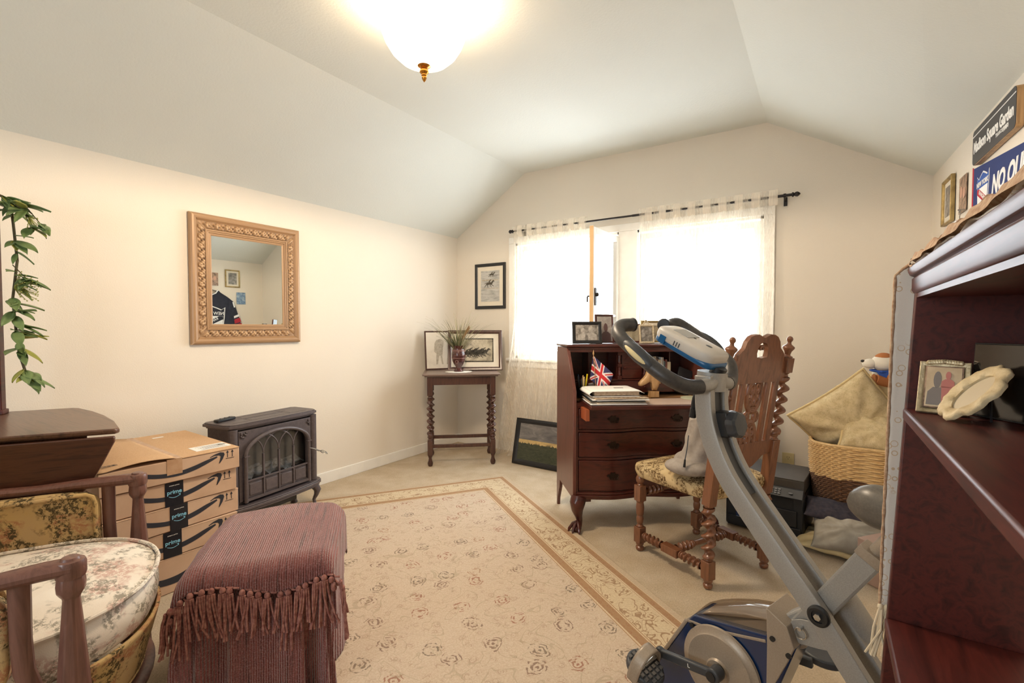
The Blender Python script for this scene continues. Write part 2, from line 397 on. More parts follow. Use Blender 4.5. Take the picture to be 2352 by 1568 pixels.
A_FIELD = art('dark_green_field_print', [C(38, 44, 34), C(62, 66, 50), C(84, 84, 64)], 30, (1, 1, 4))
A_DAWN = art('yellow_dawn_print', [C(150, 124, 84), C(200, 172, 116), C(180, 150, 110)], 6, (1, 1, 4))
A_BW = art('black_and_white_photo', [C(50, 48, 46), C(128, 122, 114), C(200, 194, 186)], 28)
A_PERSON = art('muted_outdoor_photo', [C(110, 92, 88), C(156, 148, 142), C(196, 190, 184)], 14)
A_COLOR = art('warm_colour_snapshot', [C(52, 42, 38), C(116, 90, 72), C(186, 152, 126), C(90, 84, 84)], 26)
A_BLUE = art('blue_snapshot', [C(40, 60, 90), C(110, 140, 170), C(200, 210, 215)], 24)
MOUNT = mk('cream_picture_mount', C(224, 214, 196), .9)
SILH = mk('dark_sketch_strokes', C(168, 156, 138), .9, 0, C(196, 186, 168), 60)
SILHD = mk('dark_figure_ink', C(58, 54, 48), .9, 0, C(96, 90, 78), 60)
# ------------------------------------------------------------ the room
XL, YF, YB, ZS, ZC, X1, X2 = -3.183, 3.805, -1.95, 2.108, 2.63, -2.364, -.361
def xr(y): return .532 + .0352*(3.805-y)
def quad(name, pts, m, th=(0, 0, 0)):
    b = B(); t = Vector(th); p = [Vector(q) for q in pts]; q = [v+t for v in p]; n = len(p)
    b._add(p+q, [tuple(range(n)), tuple(range(2*n-1, n-1, -1))]+[(i, i+n, (i+1) % n+n, (i+1) % n) for i in range(n)])
    return structure(name, b, m, smooth=0)
Y0, Y1 = YB-.16, YF+.16
quad('floor', [(XL-.15, Y0, 0), (1.0, Y0, 0), (1.0, Y1, 0), (XL-.15, Y1, 0)], CARPET, (0, 0, -.1))
quad('wall_left', [(XL, Y0, 0), (XL, Y1, 0), (XL, Y1, ZS), (XL, Y0, ZS)], WALL, (-.15, 0, 0))
quad('wall_right', [(xr(Y0), Y0, 0), (xr(Y1), Y1, 0), (xr(Y1), Y1, ZS), (xr(Y0), Y0, ZS)], WALL, (.15, 0, 0))
b = B()
sec = [(XL-.15, ZS-.095), (XL, ZS), (X1, ZC), (X2, ZC), (0, 0), (0, 0)]
def prof(y): return [Vector((XL-.12, y, ZS-.076)), Vector((XL, y, ZS)), Vector((X1, y, ZC)), Vector((X2, y, ZC)), Vector((xr(y), y, ZS)), Vector((xr(y)+.12, y, ZS-.07))]
a, c = prof(Y0), prof(Y1); up = Vector((0, 0, .12)); n = 6
b._add(a+c+[v+up for v in a]+[v+up for v in c],
       [(i, i+1, n+i+1, n+i) for i in range(5)]+[(2*n+i, 3*n+i, 3*n+i+1, 2*n+i+1) for i in range(5)]+[tuple(range(6))[::1]+(17, 16, 15, 14, 13, 12), tuple(range(6, 12))+(23, 22, 21, 20, 19, 18), (0, 6, 18, 12), (5, 11, 23, 17)])
structure('ceiling', b, CEIL, smooth=0)
def gable(name, y0, y1, holes, z0, z1):
    b = B(); yc, d = (y0+y1)/2, abs(y1-y0); xs = [XL-.1]; R = xr(yc)+.1
    for h in holes: xs += [h[0], h[1]]
    xs.append(R)
    for i in range(0, len(xs), 2): b.box(((xs[i]+xs[i+1])/2, yc, (z0+z1)/2), (xs[i+1]-xs[i], d, z1-z0))
    b.box(((xs[0]+R)/2, yc, z0/2), (R-xs[0], d, z0))
    b.prism([(xs[0], z1), (R, z1), (R, ZS-.01), (xr(yc), ZS+.05), (X2, ZC+.05), (X1, ZC+.05), (XL, ZS+.05), (xs[0], ZS-.01)], d, Matrix.Translation((0, max(y0, y1), 0)) @ RX)
    return structure(name, b, WALL, smooth=0)
WA, WB, WZ0, WZ1 = (-2.46, -1.43), (-1.29, -.37), .90, 1.985
gable('wall_back', YF, Y1, [WA, WB], WZ0, WZ1)
gable('wall_front', YB, Y0, [(-1.95, -.75)], .95, 1.95)
b = B(); b.box((XL+.007, (YB+YF)/2, .043), (.014, YF-YB, .086)); structure('baseboard_left', b, TRIM, bev=.003)
b = B(); b.box(((XL+.5)/2, YF-.007, .043), (.5-XL+.03, .014, .086)); structure('baseboard_back', b, TRIM, bev=.003)
b = B(); b.bar((xr(YB)-.007, YB, .043), (xr(YF)-.007, YF, .043), .014, .086); structure('baseboard_right', b, TRIM, bev=.003)

# windows
def sash(name, parent, w, h, z0, M, munt=(.36,)):
    """frame of a casement in its own XZ plane, x 0..w"""
    b = B(); b.M = M; s = .05
    b.box((s/2, 0, z0+h/2), (s, .035, h)); b.box((w-s/2, 0, z0+h/2), (s, .035, h))
    b.box((w/2, 0, z0+s/2), (w-2*s, .035, s)); b.box((w/2, 0, z0+h-s/2), (w-2*s, .035, s))
    for q in munt: b.box((w/2, 0, z0+h*q), (w-2*s, .022, .02))
    f = put(name, b, TRIM, parent, bev=.003)
    g = B(); g.M = M; g.box((w/2, 0, z0+h/2), (w-2*s+.01, .004, h-2*s+.01)); put('window_pane', g, GLASS, f)
    return f
def window(nm, x0, x1, z0, z1, y, deep, sashes):
    b = B(); t = .045
    b.box((x0+.01, y+deep/2, (z0+z1)/2), (.02, deep, z1-z0)); b.box((x1-.01, y+deep/2, (z0+z1)/2), (.02, deep, z1-z0))
    b.box(((x0+x1)/2, y+deep/2, z0+.012), (x1-x0, deep, .024)); b.box(((x0+x1)/2, y+deep/2, z1-.01), (x1-x0, deep, .02))
    root = structure(nm, b, TRIM)
    for s in sashes: sash('window_sash', root, *s)
    return root
T = Matrix.Translation
w1 = window('window_1', WA[0], WA[1], WZ0, WZ1, YF-.005, .165, [(.5, WZ1-WZ0-.05, WZ0+.025, T((WA[0]+.022, YF+.05, 0)))])
# the inward-opened sash, hinged at the mullion
MO = T((WA[1]-.02, YF-.01, 0)) @ Matrix.Rotation(math.radians(-91), 4, 'Z')
sash('open_casement', w1, .5, WZ1-WZ0-.06, WZ0+.02, MO)
b = B(); b.M = MO; b.box((.5-.025, -.021, 1.425), (.018, .006, .11)); b.tube([(.475, -.024, 1.43), (.475, -.045, 1.43)], .007); b.tube([(.475, -.045, 1.43), (.475, -.045, 1.385)], .006)
b.box((.5-.03, .022, 1.425), (.03, .008, .13)); b.lathe([(.013, 0), (.016, .01), (.008, .02)], (.47, .026, 1.44), 14, RX @ Matrix.Rotation(PI, 4, 'X'))
put('window_latch', b, BRONZE, w1, bev=.001)
b = B(); b.M = MO
for z in (1.05, 1.78): b.box((.0, -.02, z), (.03, .012, .07)); b.tube([(-.002, -.026, z-.035), (-.002, -.026, z+.035)], .006)
put('hinge', b, BRONZE, w1)
b = B(); b.M = MO; b.box((.503, 0, 1.44), (.006, .03, 1.02)); put('sash_edge', b, mk('bare_wood_sash_edge', C(214, 176, 128), .6), w1)
hw = (WB[1]-WB[0]-.04)/2
window('window_2', WB[0], WB[1], WZ0, WZ1, YF-.005, .165, [(hw, WZ1-WZ0-.05, WZ0+.025, T((WB[0]+.02, YF+.05, 0))), (hw, WZ1-WZ0-.05, WZ0+.025, T((WB[0]+.02+hw, YF+.05, 0)))])
b = B(); c0, c1 = WA[0]-.07, WB[1]+.07
b.box(((c0+c1)/2, YF-.009, WZ1+.03), (c1-c0, .018, .06)); b.box((c0+.035, YF-.009, (WZ0+WZ1)/2), (.07, .018, WZ1-WZ0)); b.box((c1-.035, YF-.009, (WZ0+WZ1)/2), (.07, .018, WZ1-WZ0))
b.box(((c0+c1)/2, YF-.02, WZ0-.012), (c1-c0+.04, .05, .024)); b.box(((c0+c1)/2, YF-.007, WZ0-.055), (c1-c0, .014, .06))
b.box(((WA[1]+WB[0])/2, YF-.006, (WZ0+WZ1)/2), (WB[0]-WA[1]+.02, .014, WZ1-WZ0))
structure('trim_1', b, TRIM, bev=.003)
window('window_3', -1.95, -.75, .95, 1.95, Y0+.005, .15, [(.58, .95, .975, T((-1.93, YB-.1, 0)), (.5,)), (.58, .95, .975, T((-1.35, YB-.1, 0)), (.5,))])

# curtain rod and curtains
YR = 3.725
rod = thing('curtain_rod', 'thin dark bronze curtain rod with ball finials above the window', 'curtain rod', (-1.3, YR, 2.087))
b = B(); b.tube([(-1.14, 0, 0), (.0, 0, 0)], .008); b.tube([(0, 0, 0), (1.10, 0, 0)], .0095); put('pole', b, BRONZE, rod)
for s in (-1, 1):
    b = B(); b.lathe([(.010, 0), (.016, .004), (.016, .01), (.009, .014), (.016, .024), (.017, .034), (.010, .044), (.003, .05)], (1.10 if s > 0 else -1.14, 0, 0), 16, Matrix.Rotation(s*PI/2, 4, 'Y')); put('finial', b, BRONZE, rod)
    b = B(); b.tube([(s*1.06, 0, 0), (s*1.06, .03, -.005), (s*1.06, .074, -.02)], .006); b.box((s*1.06, .075, -.025), (.022, .006, .06)); b.tube([(s*1.06-.008, 0, 0), (s*1.06+.008, 0, 0)], .014); put('bracket', b, BRONZE, rod)
def curtain(label, x0, x1, z0, shift, seed, nf):
    t = thing('sheer_curtain', label, 'curtain', ((x0+x1)/2, YR, 0), 0, 'sheer curtains on the window rod'); w = (x1-x0)/2; zt = 2.13
    rnd = random.Random(seed); ph = [rnd.uniform(0, 6.28) for _ in range(4)]
    def f(u, v):
        z = zt-(zt-z0)*v; s = (2*u-1); amp = .012+.03*min(1, v*1.6)
        y = amp*math.sin(nf*2*PI*u+ph[0]+.8*math.sin(3*v+ph[1]))+.4*amp*math.sin(nf*5.1*u+ph[2])
        if .03 < (zt-z) < .06: y *= .3
        x = w*s*(1-.05*math.sin(PI*min(1, v*1.3))) + shift*v**1.6*(1.0-.5*u)+.01*math.sin(9*v+ph[3]+5*u)
        y = min(y, .055) if zt-z > .03 else y*.5
        if z < .03: y -= .05*(.03-z)/.03
        return Vector((x, y-.012, z))
    b = B(); b.grid(f, 110, 60); put('panel', b, SHEER, t, smooth=80)
    # woven header band: alternating hidden loops sewn over the rod
    k = int((x1-x0)/.052)
    for i in range(1, k, 2):
        b = B(); a = x0+(x1-x0)*i/k-(x0+x1)/2; c = a+(x1-x0)/k
        b.grid(lambda u, v: Vector((a+(c-a)*u, -.022-.012*math.sin(PI*v), zt-.105*v)), 4, 6)
        put('header_loop', b, HEADER, t, smooth=80)
    return t
curtain('left sheer cream curtain panel hanging down to the carpet beside the corner table', -2.43, -1.70, .004, -.20, 3, 7)
curtain('right sheer cream curtain panel, the wider one, hanging behind the desk and carved chair', -1.24, -.28, .02, .02, 5, 8)

# ceiling lamp
lp = thing('ceiling_light', 'round alabaster glass bowl light hung on a brass stem from the ceiling, lit', 'ceiling light', (-1.475, 1.545, ZC))
m, nt, p = new_mat('lit_alabaster_glass'); p.inputs['Base Color'].default_value = (.95, .9, .8, 1); p.inputs['Roughness'].default_value = .3
p.inputs['Emission Color'].default_value = (1, .80, .55, 1); p.inputs['Emission Strength'].default_value = 2.0; ALAB = m
b = B(); b.lathe([(.175, -.115), (.181, -.13), (.178, -.16), (.165, -.195), (.14, -.235), (.105, -.268), (.06, -.29), (.012, -.298)], seg=48, cap=False)
put('glass_bowl', b, ALAB, lp, solid=.005, smooth=60)
b = B(); b.lathe([(.002, 0), (.062, -.001), (.064, -.008), (.05, -.016), (.03, -.024), (.014, -.034), (.012, -.05)], seg=28, f=lambda a, z: 1+.06*math.sin(10*a)); put('canopy', b, BRASS, lp)
b = B(); b.tube([(0, 0, -.03), (0, 0, -.31)], .0055, 12); put('stem', b, BRASS, lp)
b = B(); b.lathe([(.004, -.286), (.03, -.288), (.034, -.294), (.022, -.302), (.012, -.308)], seg=28, f=lambda a, z: 1+.05*math.sin(14*a))
b.lathe([(.006, -.304), (.013, -.308), (.019, -.316), (.02, -.324), (.012, -.334), (.013, -.338), (.009, -.342), (.011, -.348), (.007, -.358), (.001, -.366)], seg=24, f=lambda a, z: 1+.05*math.sin(12*a)); put('finial', b, BRASS, lp)
for k in range(3):
    a = 2*PI*k/3+.5; b = B(); b.tube([(.012*math.cos(a), .012*math.sin(a), -.045), (.05*math.cos(a), .05*math.sin(a), -.03), (.10*math.cos(a), .10*math.sin(a), -.06), (.176*math.cos(a), .176*math.sin(a), -.116)], .003); put('arm', b, BRASS, lp)
pl = bpy.data.lights.new('bulb', 'POINT'); pl.energy = 9; pl.color = (1, .80, .56); pl.shadow_soft_size = .06
o = bpy.data.objects.new('bulb', pl); o.location = (-1.475, 1.545, ZC-.19); COL.objects.link(o)
pl = bpy.data.lights.new('bulb_down', 'SPOT'); pl.energy = 60; pl.spot_size = math.radians(178); pl.spot_blend = .12; pl.color = (1, .80, .58); pl.shadow_soft_size = .15
o = bpy.data.objects.new('bulb_down', pl); o.location = (-1.475, 1.545, ZC-.47); COL.objects.link(o)

# rug : local x along one edge, y along the other, origin at the far corner
rug = B(); rug.box((.825, 1.45, .0035), (1.65, 2.90, .006))
r = put('area_rug', rug, RUG, bev=.003); r.location = (-2.132, 3.135, .0005)
d1 = Vector((-.5676, -.8233, 0)); d2 = Vector((.8233, -.5676, 0))
r.matrix_world = Matrix(((d1.x, d2.x, 0, -2.132), (d1.y, d2.y, 0, 3.135), (0, 0, 1, .0005), (0, 0, 0, 1)))
tag(r, 'large faded oriental rug with floral field and scrolled tan border on the carpet', 'rug')

# ------------------------------------------------------------ framed things
def moulding(w, h, p, d, m, parent, name='frame', prof=None, relief=None, ns=2, solidback=True):
    """mitred picture moulding in XZ, front towards -Y, base centre at origin; prof: list of (inset 0..1, height 0..1)"""
    prof = prof or [(0, .0), (0, .85), (.12, 1), (.6, .9), (.85, .6), (1, .45), (1, 0)]
    b = B()
    for side in range(4):
        L_ = (w, h, w, h)[side]
        def f(u, v, side=side, L_=L_):
            k = v*(len(prof)-1); i = min(int(k), len(prof)-2); q = k-i
            a = prof[i][0]*(1-q)+prof[i+1][0]*q; e = prof[i][1]*(1-q)+prof[i+1][1]*q
            ins = a*p; s = ins+(L_-2*ins)*u
            y = -d*e
            if relief: y -= relief(s, a, L_)
            if side == 0: return Vector((-w/2+s, y, ins))
            if side == 1: return Vector((w/2-ins, y, s))
            if side == 2: return Vector((w/2-s, y, h-ins))
            return Vector((-w/2+ins, y, h-s))
        nv = len(prof) if ns == 2 else (len(prof)-1)*8+1
        b.grid(f, ns if ns > 2 else 2, nv)
    bmesh.ops.remove_doubles(b.bm, verts=b.bm.verts, dist=1e-5)
    return put(name, b, m, parent, smooth=40)
def panel(name, w, h, m, parent, z0, y=-.004, t=.003, x0=0):
    b = B(); b.box((x0, y, z0+h/2), (w, t, h)); return put(name, b, m, parent)
def picture(label, w, h, p, d, fm, am, mount=0, loc=(0, 0, 0), rz=0, tilt=0, roll=0, group=None, name='picture_frame', cat='picture frame', artname='picture', stand=False):
    t = thing(name, label, cat, loc, group=group)
    t.rotation_mode = 'XYZ'; t.matrix_world = T(loc) @ Matrix.Rotation(rz, 4, 'Z') @ Matrix.Rotation(-tilt, 4, 'X') @ Matrix.Rotation(roll, 4, 'Y')
    moulding(w, h, p, d, fm, t)
    bb = B(); bb.box((0, -.001, h/2), (w-.004, .003, h-.004)); put('backing', bb, DARKP, t)
    iw, ih = w-2*p, h-2*p
    if mount: panel('mount', iw+.004, ih+.004, MOUNT, t, p-.002, -.0045)
    pc = panel(artname, iw-2*mount+.002, ih-2*mount+.002, am, t, p+mount-.001, -.0065)
    if stand:
        s = B(); s.bar((0, .004, h*.7), (0, .004+h*.7*math.sin(.45), .004+h*.7*(1-math.cos(.45))), .03, .004); put('stand', s, DARKP, t)
    return t, pc
# ornate mirror on the left wall (faces +X)
mr = thing('wall_mirror', 'square wall mirror in a wide carved gilt frame on the left wall', 'mirror', (XL+.004, 1.667, 1.091)); mr.rotation_euler = (0, 0, PI/2)
MW, MH, MP = .705, .795, .125
def rel(s, a, L_):
    if not (.36 < a < .70): return 0
    fd = max(0, min(1, (min(s-a*MP, L_-a*MP-s))/.02))
    q = (a-.53)/.17; per = .058; t = (s/per) % 1.0
    env = max(0, 1-abs(q)**4)
    curl = math.sin(2*PI*(t+.22*q))+.6*math.sin(4*PI*t+3.5*q)+.5*math.cos(2*PI*3*t-6*q)+.4*math.sin(34*q+2*PI*t)
    boss = math.exp(-((t-.5)**2*50+(q*1.2)**2*3))*2.2
    return fd*env*(.0036*curl+.0042*boss+.004)
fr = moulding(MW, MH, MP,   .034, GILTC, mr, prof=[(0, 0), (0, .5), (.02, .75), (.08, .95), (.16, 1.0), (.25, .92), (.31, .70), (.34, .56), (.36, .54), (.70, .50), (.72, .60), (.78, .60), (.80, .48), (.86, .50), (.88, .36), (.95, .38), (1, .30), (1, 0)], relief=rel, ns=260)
b = B(); b.box((0, -.006, MH/2), (MW-2*MP+.012, .004, MH-2*MP+.012)); put('mirror_glass', b, MIRROR, mr, smooth=0)
# group the moulding bottom at z=0; frame on the right of the corner
t, pc = picture('black framed racing print hung on the far wall above the corner table', .365, .445, .030, .018, BLACKF, A_GREY, .042, (-2.757, YF-.003, 1.376), 0)
def horse(scale=1.0, dx=0, dz=0, flip=1, rider=True):
    P = []
    body = [(-.5, .45), (-.42, .62), (-.2, .66), (.1, .62), (.35, .68), (.55, .9), (.68, .95), (.85, .80), (.82, .72), (.68, .76), (.55, .55), (.45, .42), (.2, .36), (-.15, .36), (-.4, .36)]
    legs = [[(-.45, .45), (-.62, .25), (-.8, .05), (-.74, .03), (-.55, .22), (-.36, .38)], [(-.3, .42), (-.35, .2), (-.2, .0), (-.14, .02), (-.27, .2), (-.18, .4)], [(.35, .48), (.55, .3), (.75, .18), (.72, .12), (.5, .24), (.28, .4)], [(.28, .42), (.25, .2), (.42, .02), (.36, 0), (.18, .18), (.18, .4)]]
    P += [body]+legs+[[(-.5, .6), (-.7, .55), (-.85, .42), (-.66, .5), (-.48, .5)]]
    if rider: P += [[(-.1, .64), (-.05, .85), (.1, .95), (.22, .98), (.28, 1.05), (.34, .98), (.26, .9), (.14, .82), (.2, .62)]]
    return [[(dx+flip*x*scale, dz+y*scale) for x, y in q] for q in P]
flat('horse_print', horse(.075, -.01, .21)+horse(.05, .02, .31), SILHD, t, xz(0, -.0082, 0))
b = B(); b.M = xz(0, -.0081, 0); b.prism([(-.10, .275), (.10, .275), (.10, .285), (-.10, .288)], .0004); b.prism([(-.10, .20), (.10, .195), (.10, .202), (-.10, .206)], .0004); put('track_rail', b, SILH, t)

# two frames leaning on the corner table: done with the table below
# ------------------------------------------------------------ turned wood helpers
def twist(b, p0, p1, r, turns, e=.45, seg=14, per=10, hand=1):
    p0, p1 = Vector(p0), Vector(p1); ax = (p1-p0); Ln = ax.length; ax.normalize(); a = ax.orthogonal().normalized(); c = ax.cross(a)
    n = int(turns*per)+1; pts = []; rr = []
    vs = []; fs = []
    for i in range(n):
        q = i/(n-1); an = hand*2*PI*turns*q; env = min(1, q*8, (1-q)*8); o = a*math.cos(an)*r*e*env+c*math.sin(an)*r*e*env
        R = r*(1-e*.45*env)
        for k in range(seg):
            t = 2*PI*k/seg; vs.append(p0+ax*Ln*q+o+(a*math.cos(t)+c*math.sin(t))*R)
    for i in range(n-1):
        for k in range(seg): fs.append((i*seg+k, i*seg+(k+1) % seg, (i+1)*seg+(k+1) % seg, (i+1)*seg+k))
    b._add(vs, fs)
def axisM(p0, p1):
    d = (Vector(p1)-Vector(p0)).normalized(); return Vector((0, 0, 1)).rotation_difference(d).to_matrix().to_4x4()
# ------------------------------------------------------------ corner side table
tb = thing('side_table', 'brown wood side table with barley twist legs set across the room corner', 'side table', (-2.725, 3.305, 0), math.radians(41))
HX, HY = .27, .175
for sx in (-1, 1):
    for sy in (-1, 1):
        b = B(); c = (sx*HX, sy*HY, 0)
        b.lathe([(.014, 0), (.021, .012), (.024, .03), (.016, .05), (.013, .07), (.018, .085), (.022, .095), (.022, .10)], c, 16)
        b.box((c[0], c[1], .16), (.043, .043, .12)); b.lathe([(.02, .22), (.022, .228), (.015, .236), (.02, .246), (.017, .252)], c, 16)
        twist(b, (c[0], c[1], .25), (c[0], c[1], .585), .024, 6.2, hand=sx, per=14)
        b.lathe([(.017, .583), (.022, .592), (.015, .602), (.021, .61)], c, 16); b.box((c[0], c[1], .69), (.045, .045, .16))
        put('leg', b, W_TABLE, tb, bev=.002)
b = B()
for s in (-1, 1): b.box((0, s*HY, .735), (2*HX, .02, .07)); b.box((s*HX, 0, .735), (.02, 2*HY, .07))
put('apron', b, W_TABLE, tb, bev=.002)
b = B()
for s in (-1, 1): b.box((0, s*HY, .172), (2*HX-.03, .02, .03)); b.box((s*HX, 0, .172), (.02, 2*HY-.03, .03))
put('stretcher', b, W_TABLE, tb, bev=.003)
b = B(); b.box((0, 0, .777), (.63, .42, .012)); b.box((0, 0, .789), (.665, .445, .014)); put('tabletop', b, W_TABTOP, tb, bev=.004)
ZT = .7965
t, pc = picture('framed pencil drawing of man and horse leaning on corner table left of the vase', .345, .365, .014, .014, W_TABLE, A_SKETCH, 0, (-2.995, 3.375, ZT), math.radians(57), .13)
b = B(); b.M = xz(0, -.0082, 0)
b.prism([(-.06, .28), (-.02, .29), (.01, .27), (0, .2), (-.01, .12), (0, .05), (-.015, .05), (-.025, .13), (-.04, .13), (-.055, .05), (-.07, .05), (-.065, .15), (-.085, .17), (-.08, .25)], .0006)
b.prism([(.04, .27), (.06, .31), (.075, .31), (.085, .27), (.1, .26), (.105, .17), (.09, .16), (.085, .06), (.1, .05), (.065, .05), (.06, .14), (.05, .05), (.03, .05), (.045, .16), (.04, .22)], .0006)
put('man_and_horse_sketch', b, SILH, t)
t, pc = picture('wide dark framed sepia race print leaning on the corner table right of the vase', .50, .375, .032, .022, W_TABLE, A_SEPIA, .052, (-2.68, 3.455, ZT), math.radians(39), .20)
b = B(); b.M = xz(0, -.0060, 0)
w_, h_ = .34, .21
for q in (((0, .078), (w_, .012)), ((0, .078+h_), (w_, .012))): b.prism([(q[0][0]-w_/2, q[0][1]), (q[0][0]+w_/2, q[0][1]), (q[0][0]+w_/2, q[0][1]+.012), (q[0][0]-w_/2, q[0][1]+.012)], .002)
for s in (-1, 1): b.prism([(s*w_/2, .078), (s*w_/2+.012*-s, .078), (s*w_/2+.012*-s, .078+h_+.012), (s*w_/2, .078+h_+.012)], .002)
put('mount_border', b, SILHD, t)
P = []
for k in range(6): P += horse(.085, -.08+.030*k, .115+.012*(k % 2), 1)
flat('horses_print', P, SILHD, t, xz(0, -.0082, 0))
dl = thing('lace_doily', 'round white lace doily under the vase on the corner table', 'doily', (-2.74, 3.29, ZT))
b = B(); b.lathe([(.001, .0005), (.04, .002), (.09, .0015), (.118, .001), (.118, 0), (.001, 0)], seg=96, f=lambda a, z: 1+.045*math.sin(14*a)*1); put('doily', b, LACE, dl, smooth=30)
vs = thing('vase', 'dark red glazed footed vase with pale flower motif holding dried grasses', 'vase', (-2.74, 3.29, ZT+.0022))
b = B(); b.lathe([(.002, 0), (.042, 0), (.044, .008), (.036, .018), (.024, .028), (.024, .04), (.038, .06), (.056, .095), (.062, .13), (.062, .16), (.056, .185), (.052, .2), (.055, .222), (.058, .232), (.052, .232), (.05, .215), (.048, .2), (.03, .15), (.002, .15)], seg=32)
put('vase_body', b, VASEM, vs, smooth=50)
b = B()
for z in (.118, .182, .19): b.lathe([(.0625 if z < .17 else .0575, z), (.0632 if z < .17 else .058, z+.003), (.0625 if z < .17 else .0573, z+.006)], seg=32, cap=False)
for k in range(8):
    an = -1.2+.02; a = 2*PI*k/8; x, z = .012*math.cos(a), .09+.012*math.sin(a)
    b.ell((.055*math.cos(an)+x*-math.sin(an), .055*math.sin(an)+x*math.cos(an), z), (.005, .005, .005), 8, 6)
put('painted_flower', b, mk('pale_glaze', C(128, 92, 84), .4), vs)
gr = thing('dried_grass_bouquet', 'bunch of dried green and brown grasses with one seed head in the red vase', 'dried flowers', (-2.74, 3.29, ZT+.16))
rnd = random.Random(11)
def blade(b, ang, lean, ln, w, droop):
    pts = []; n = 9; d = Vector((math.cos(ang), math.sin(ang), 0)); sd = Vector((-math.sin(ang), math.cos(ang), 0)); vs = []; fs = []
    for i in range(n):
        q = i/(n-1); r = .012+ln*(lean*q+droop*q*q*.6); z = ln*(q-droop*.6*q**3)
        c = d*r+Vector((0, 0, z)); ww = w*(1-q**2)+.0004
        vs += [c+sd*ww, c-sd*ww]
    for i in range(n-1): fs.append((2*i, 2*i+1, 2*i+3, 2*i+2))
    b._add(vs, fs)
def cam_clear(): pass
groups = [(GRASS, 60, 'grass_blades', .0026, .36), (mk('pale_straw', C(176, 166, 128), .8), 34, 'straw_blades', .0018, .42), (mk('olive_leaf_blades', C(78, 84, 50), .7), 26, 'olive_leaves', .007, .24)]
for m_, cnt, nm, w_, ln in groups:
    b = B()
    for k in range(cnt):
        a = rnd.uniform(0, 2*PI); le = rnd.uniform(.05, .9)
        if .3 < a < 2.2: le *= .35            # the walls are close behind
        blade(b, a, le, ln*rnd.uniform(.55, 1.05), w_, rnd.uniform(.05, .5))
    put(nm, b, m_, gr, smooth=80, solid=.0006)
b = B(); a = -.25
b.tube([(0, 0, .05), (.06, -.01, .15), (.13, -.02, .235)], .002, 6)
for k in range(14):
    q = k/13; c = Vector((.055+.085*q, -.012-.01*q, .14+.1*q))
    for s in (-1, 1): b.ell(c+Vector((-.006*s, .004*s, .007*s)), (.011*(1-.3*q), .005, .005), 8, 6, Matrix.Rotation(-.9+s*.9, 4, 'Y'))
put('seed_head', b, mk('tan_seed_head', C(142, 112, 74), .8), gr)

# ------------------------------------------------------------ electric stove heater
st = thing('electric_stove', 'dark metal electric fireplace stove with arched glass door near the left wall', 'electric fireplace', (-2.862, 1.585, .0072), math.radians(97.5))
W2, D2 = .31, .125
def octo(w, d, c): return [(-w+c, -d), (w-c, -d), (w-c*.3, -d+c*.3), (w, -d+c), (w, d-c*.4), (w-c*.4, d), (-w+c*.4, d), (-w, d-c*.4), (-w, -d+c), (-w+c*.3, -d+c*.3)]
b = B()
for z, k, h in ((.618, -.012, .010), (.628, 0, .014), (.642, -.007, .007)): b.prism(octo(W2+k, D2+k, .05), h, T((0, 0, z)))
b.box((-.05, .02, .6495), (.42, .004, .002)); 
for sx, sy, w, h in ((0, -.07, .5, .003), (0, .08, .5, .003), (-.13, .005, .003, .15), (.13, .005, .003, .15), (0, .0, .26, .003)): b.box((sx, sy, .6495), (w, h, .0016))
put('top', b, STOVE, st, bev=.002)
b = B()
# body: back + sides + front frame around an arched opening
b.box((0, .10, .405), (.56, .02, .43)); b.box((-.275, 0, .405), (.014, .19, .43)); b.box((.275, 0, .405), (.014, .19, .43)); b.box((0, 0, .615), (.55, .2, .01)); b.box((0, 0, .195), (.55, .2, .01))
for s in (-1, 1): b.lathe([(.024, .19), (.024, .62)], (s*.27, -.10, 0), 16)
put('body', b, STOVE, st, bev=.002)
b = B(); yf = -.112
OW, OZ, OR = .212, .462, .115       # half width, spring height, rise
arc = [(OW*math.cos(a), OZ+OR*math.sin(a)) for a in [PI*i/24 for i in range(25)]]
outer = [(.245, .205), (.245, .605), (-.245, .605), (-.245, .205)]
inner = [(-OW, .22)]+[(x, z) for x, z in arc[::-1]]+[(OW, .22)]
b.prism([(-.245, .205), (-.245, .605), (.245, .605), (.245, .205), (OW, .205)]+[(x, z) for x, z in arc]+[(-OW, .205)], .014, T((0, yf+.014, 0)) @ RX)
b.box((0, yf, .212), (.42, .014, .016))
put('door', b, STOVE, st, bev=.002)
b = B()
b.tube([(-OW-.004, yf-.016, .20), (-OW-.004, yf-.016, OZ)]+[(x*1.02, yf-.016, z) for x, z in arc[::-1]]+[(OW+.004, yf-.016, OZ), (OW+.004, yf-.016, .20)], .011, 10, up=(0, 1, 0))
b.box((0, yf-.012, .212), (.42, .018, .014)); b.box((0, yf-.012, .318), (.41, .012, .008))
for s in (-1, 1): b.box((s*(OW+.002), yf-.02, OZ), (.032, .018, .006))
put('arch_moulding', b, STOVE, st)
b = B()
for k in (-1, 0, 1): b.box((k*.1025, yf-.010, .335), (.009, .012, .24))
for k in (-2, -1, 0, 1, 2):          # gothic arcs springing from the bars
    for s in (-1, 1):
        x0 = k*.1025; x1 = x0+s*.1025*1.5
        pts = []
        for i in range(9):
            a = PI/2*i/8; x = x0+s*.12*(1-math.cos(a)); z = .46+.11*math.sin(a)
            lim = OZ+OR*math.sqrt(max(0, 1-(x/OW)**2))
            if abs(x) < OW and z < lim-.008: pts.append((x, yf-.010, z))
        if len(pts) > 2: b.tube(pts, .004, 8)
put('gothic_bars', b, STOVE, st)
b = B()
for k in range(4): b.box((-.1537+.1025*k, yf-.004, .265), (.094, .01, .088)); b.box((-.1537+.1025*k, yf-.010, .265), (.076, .006, .068))
put('lower_panels', b, STOVE, st, bev=.003)
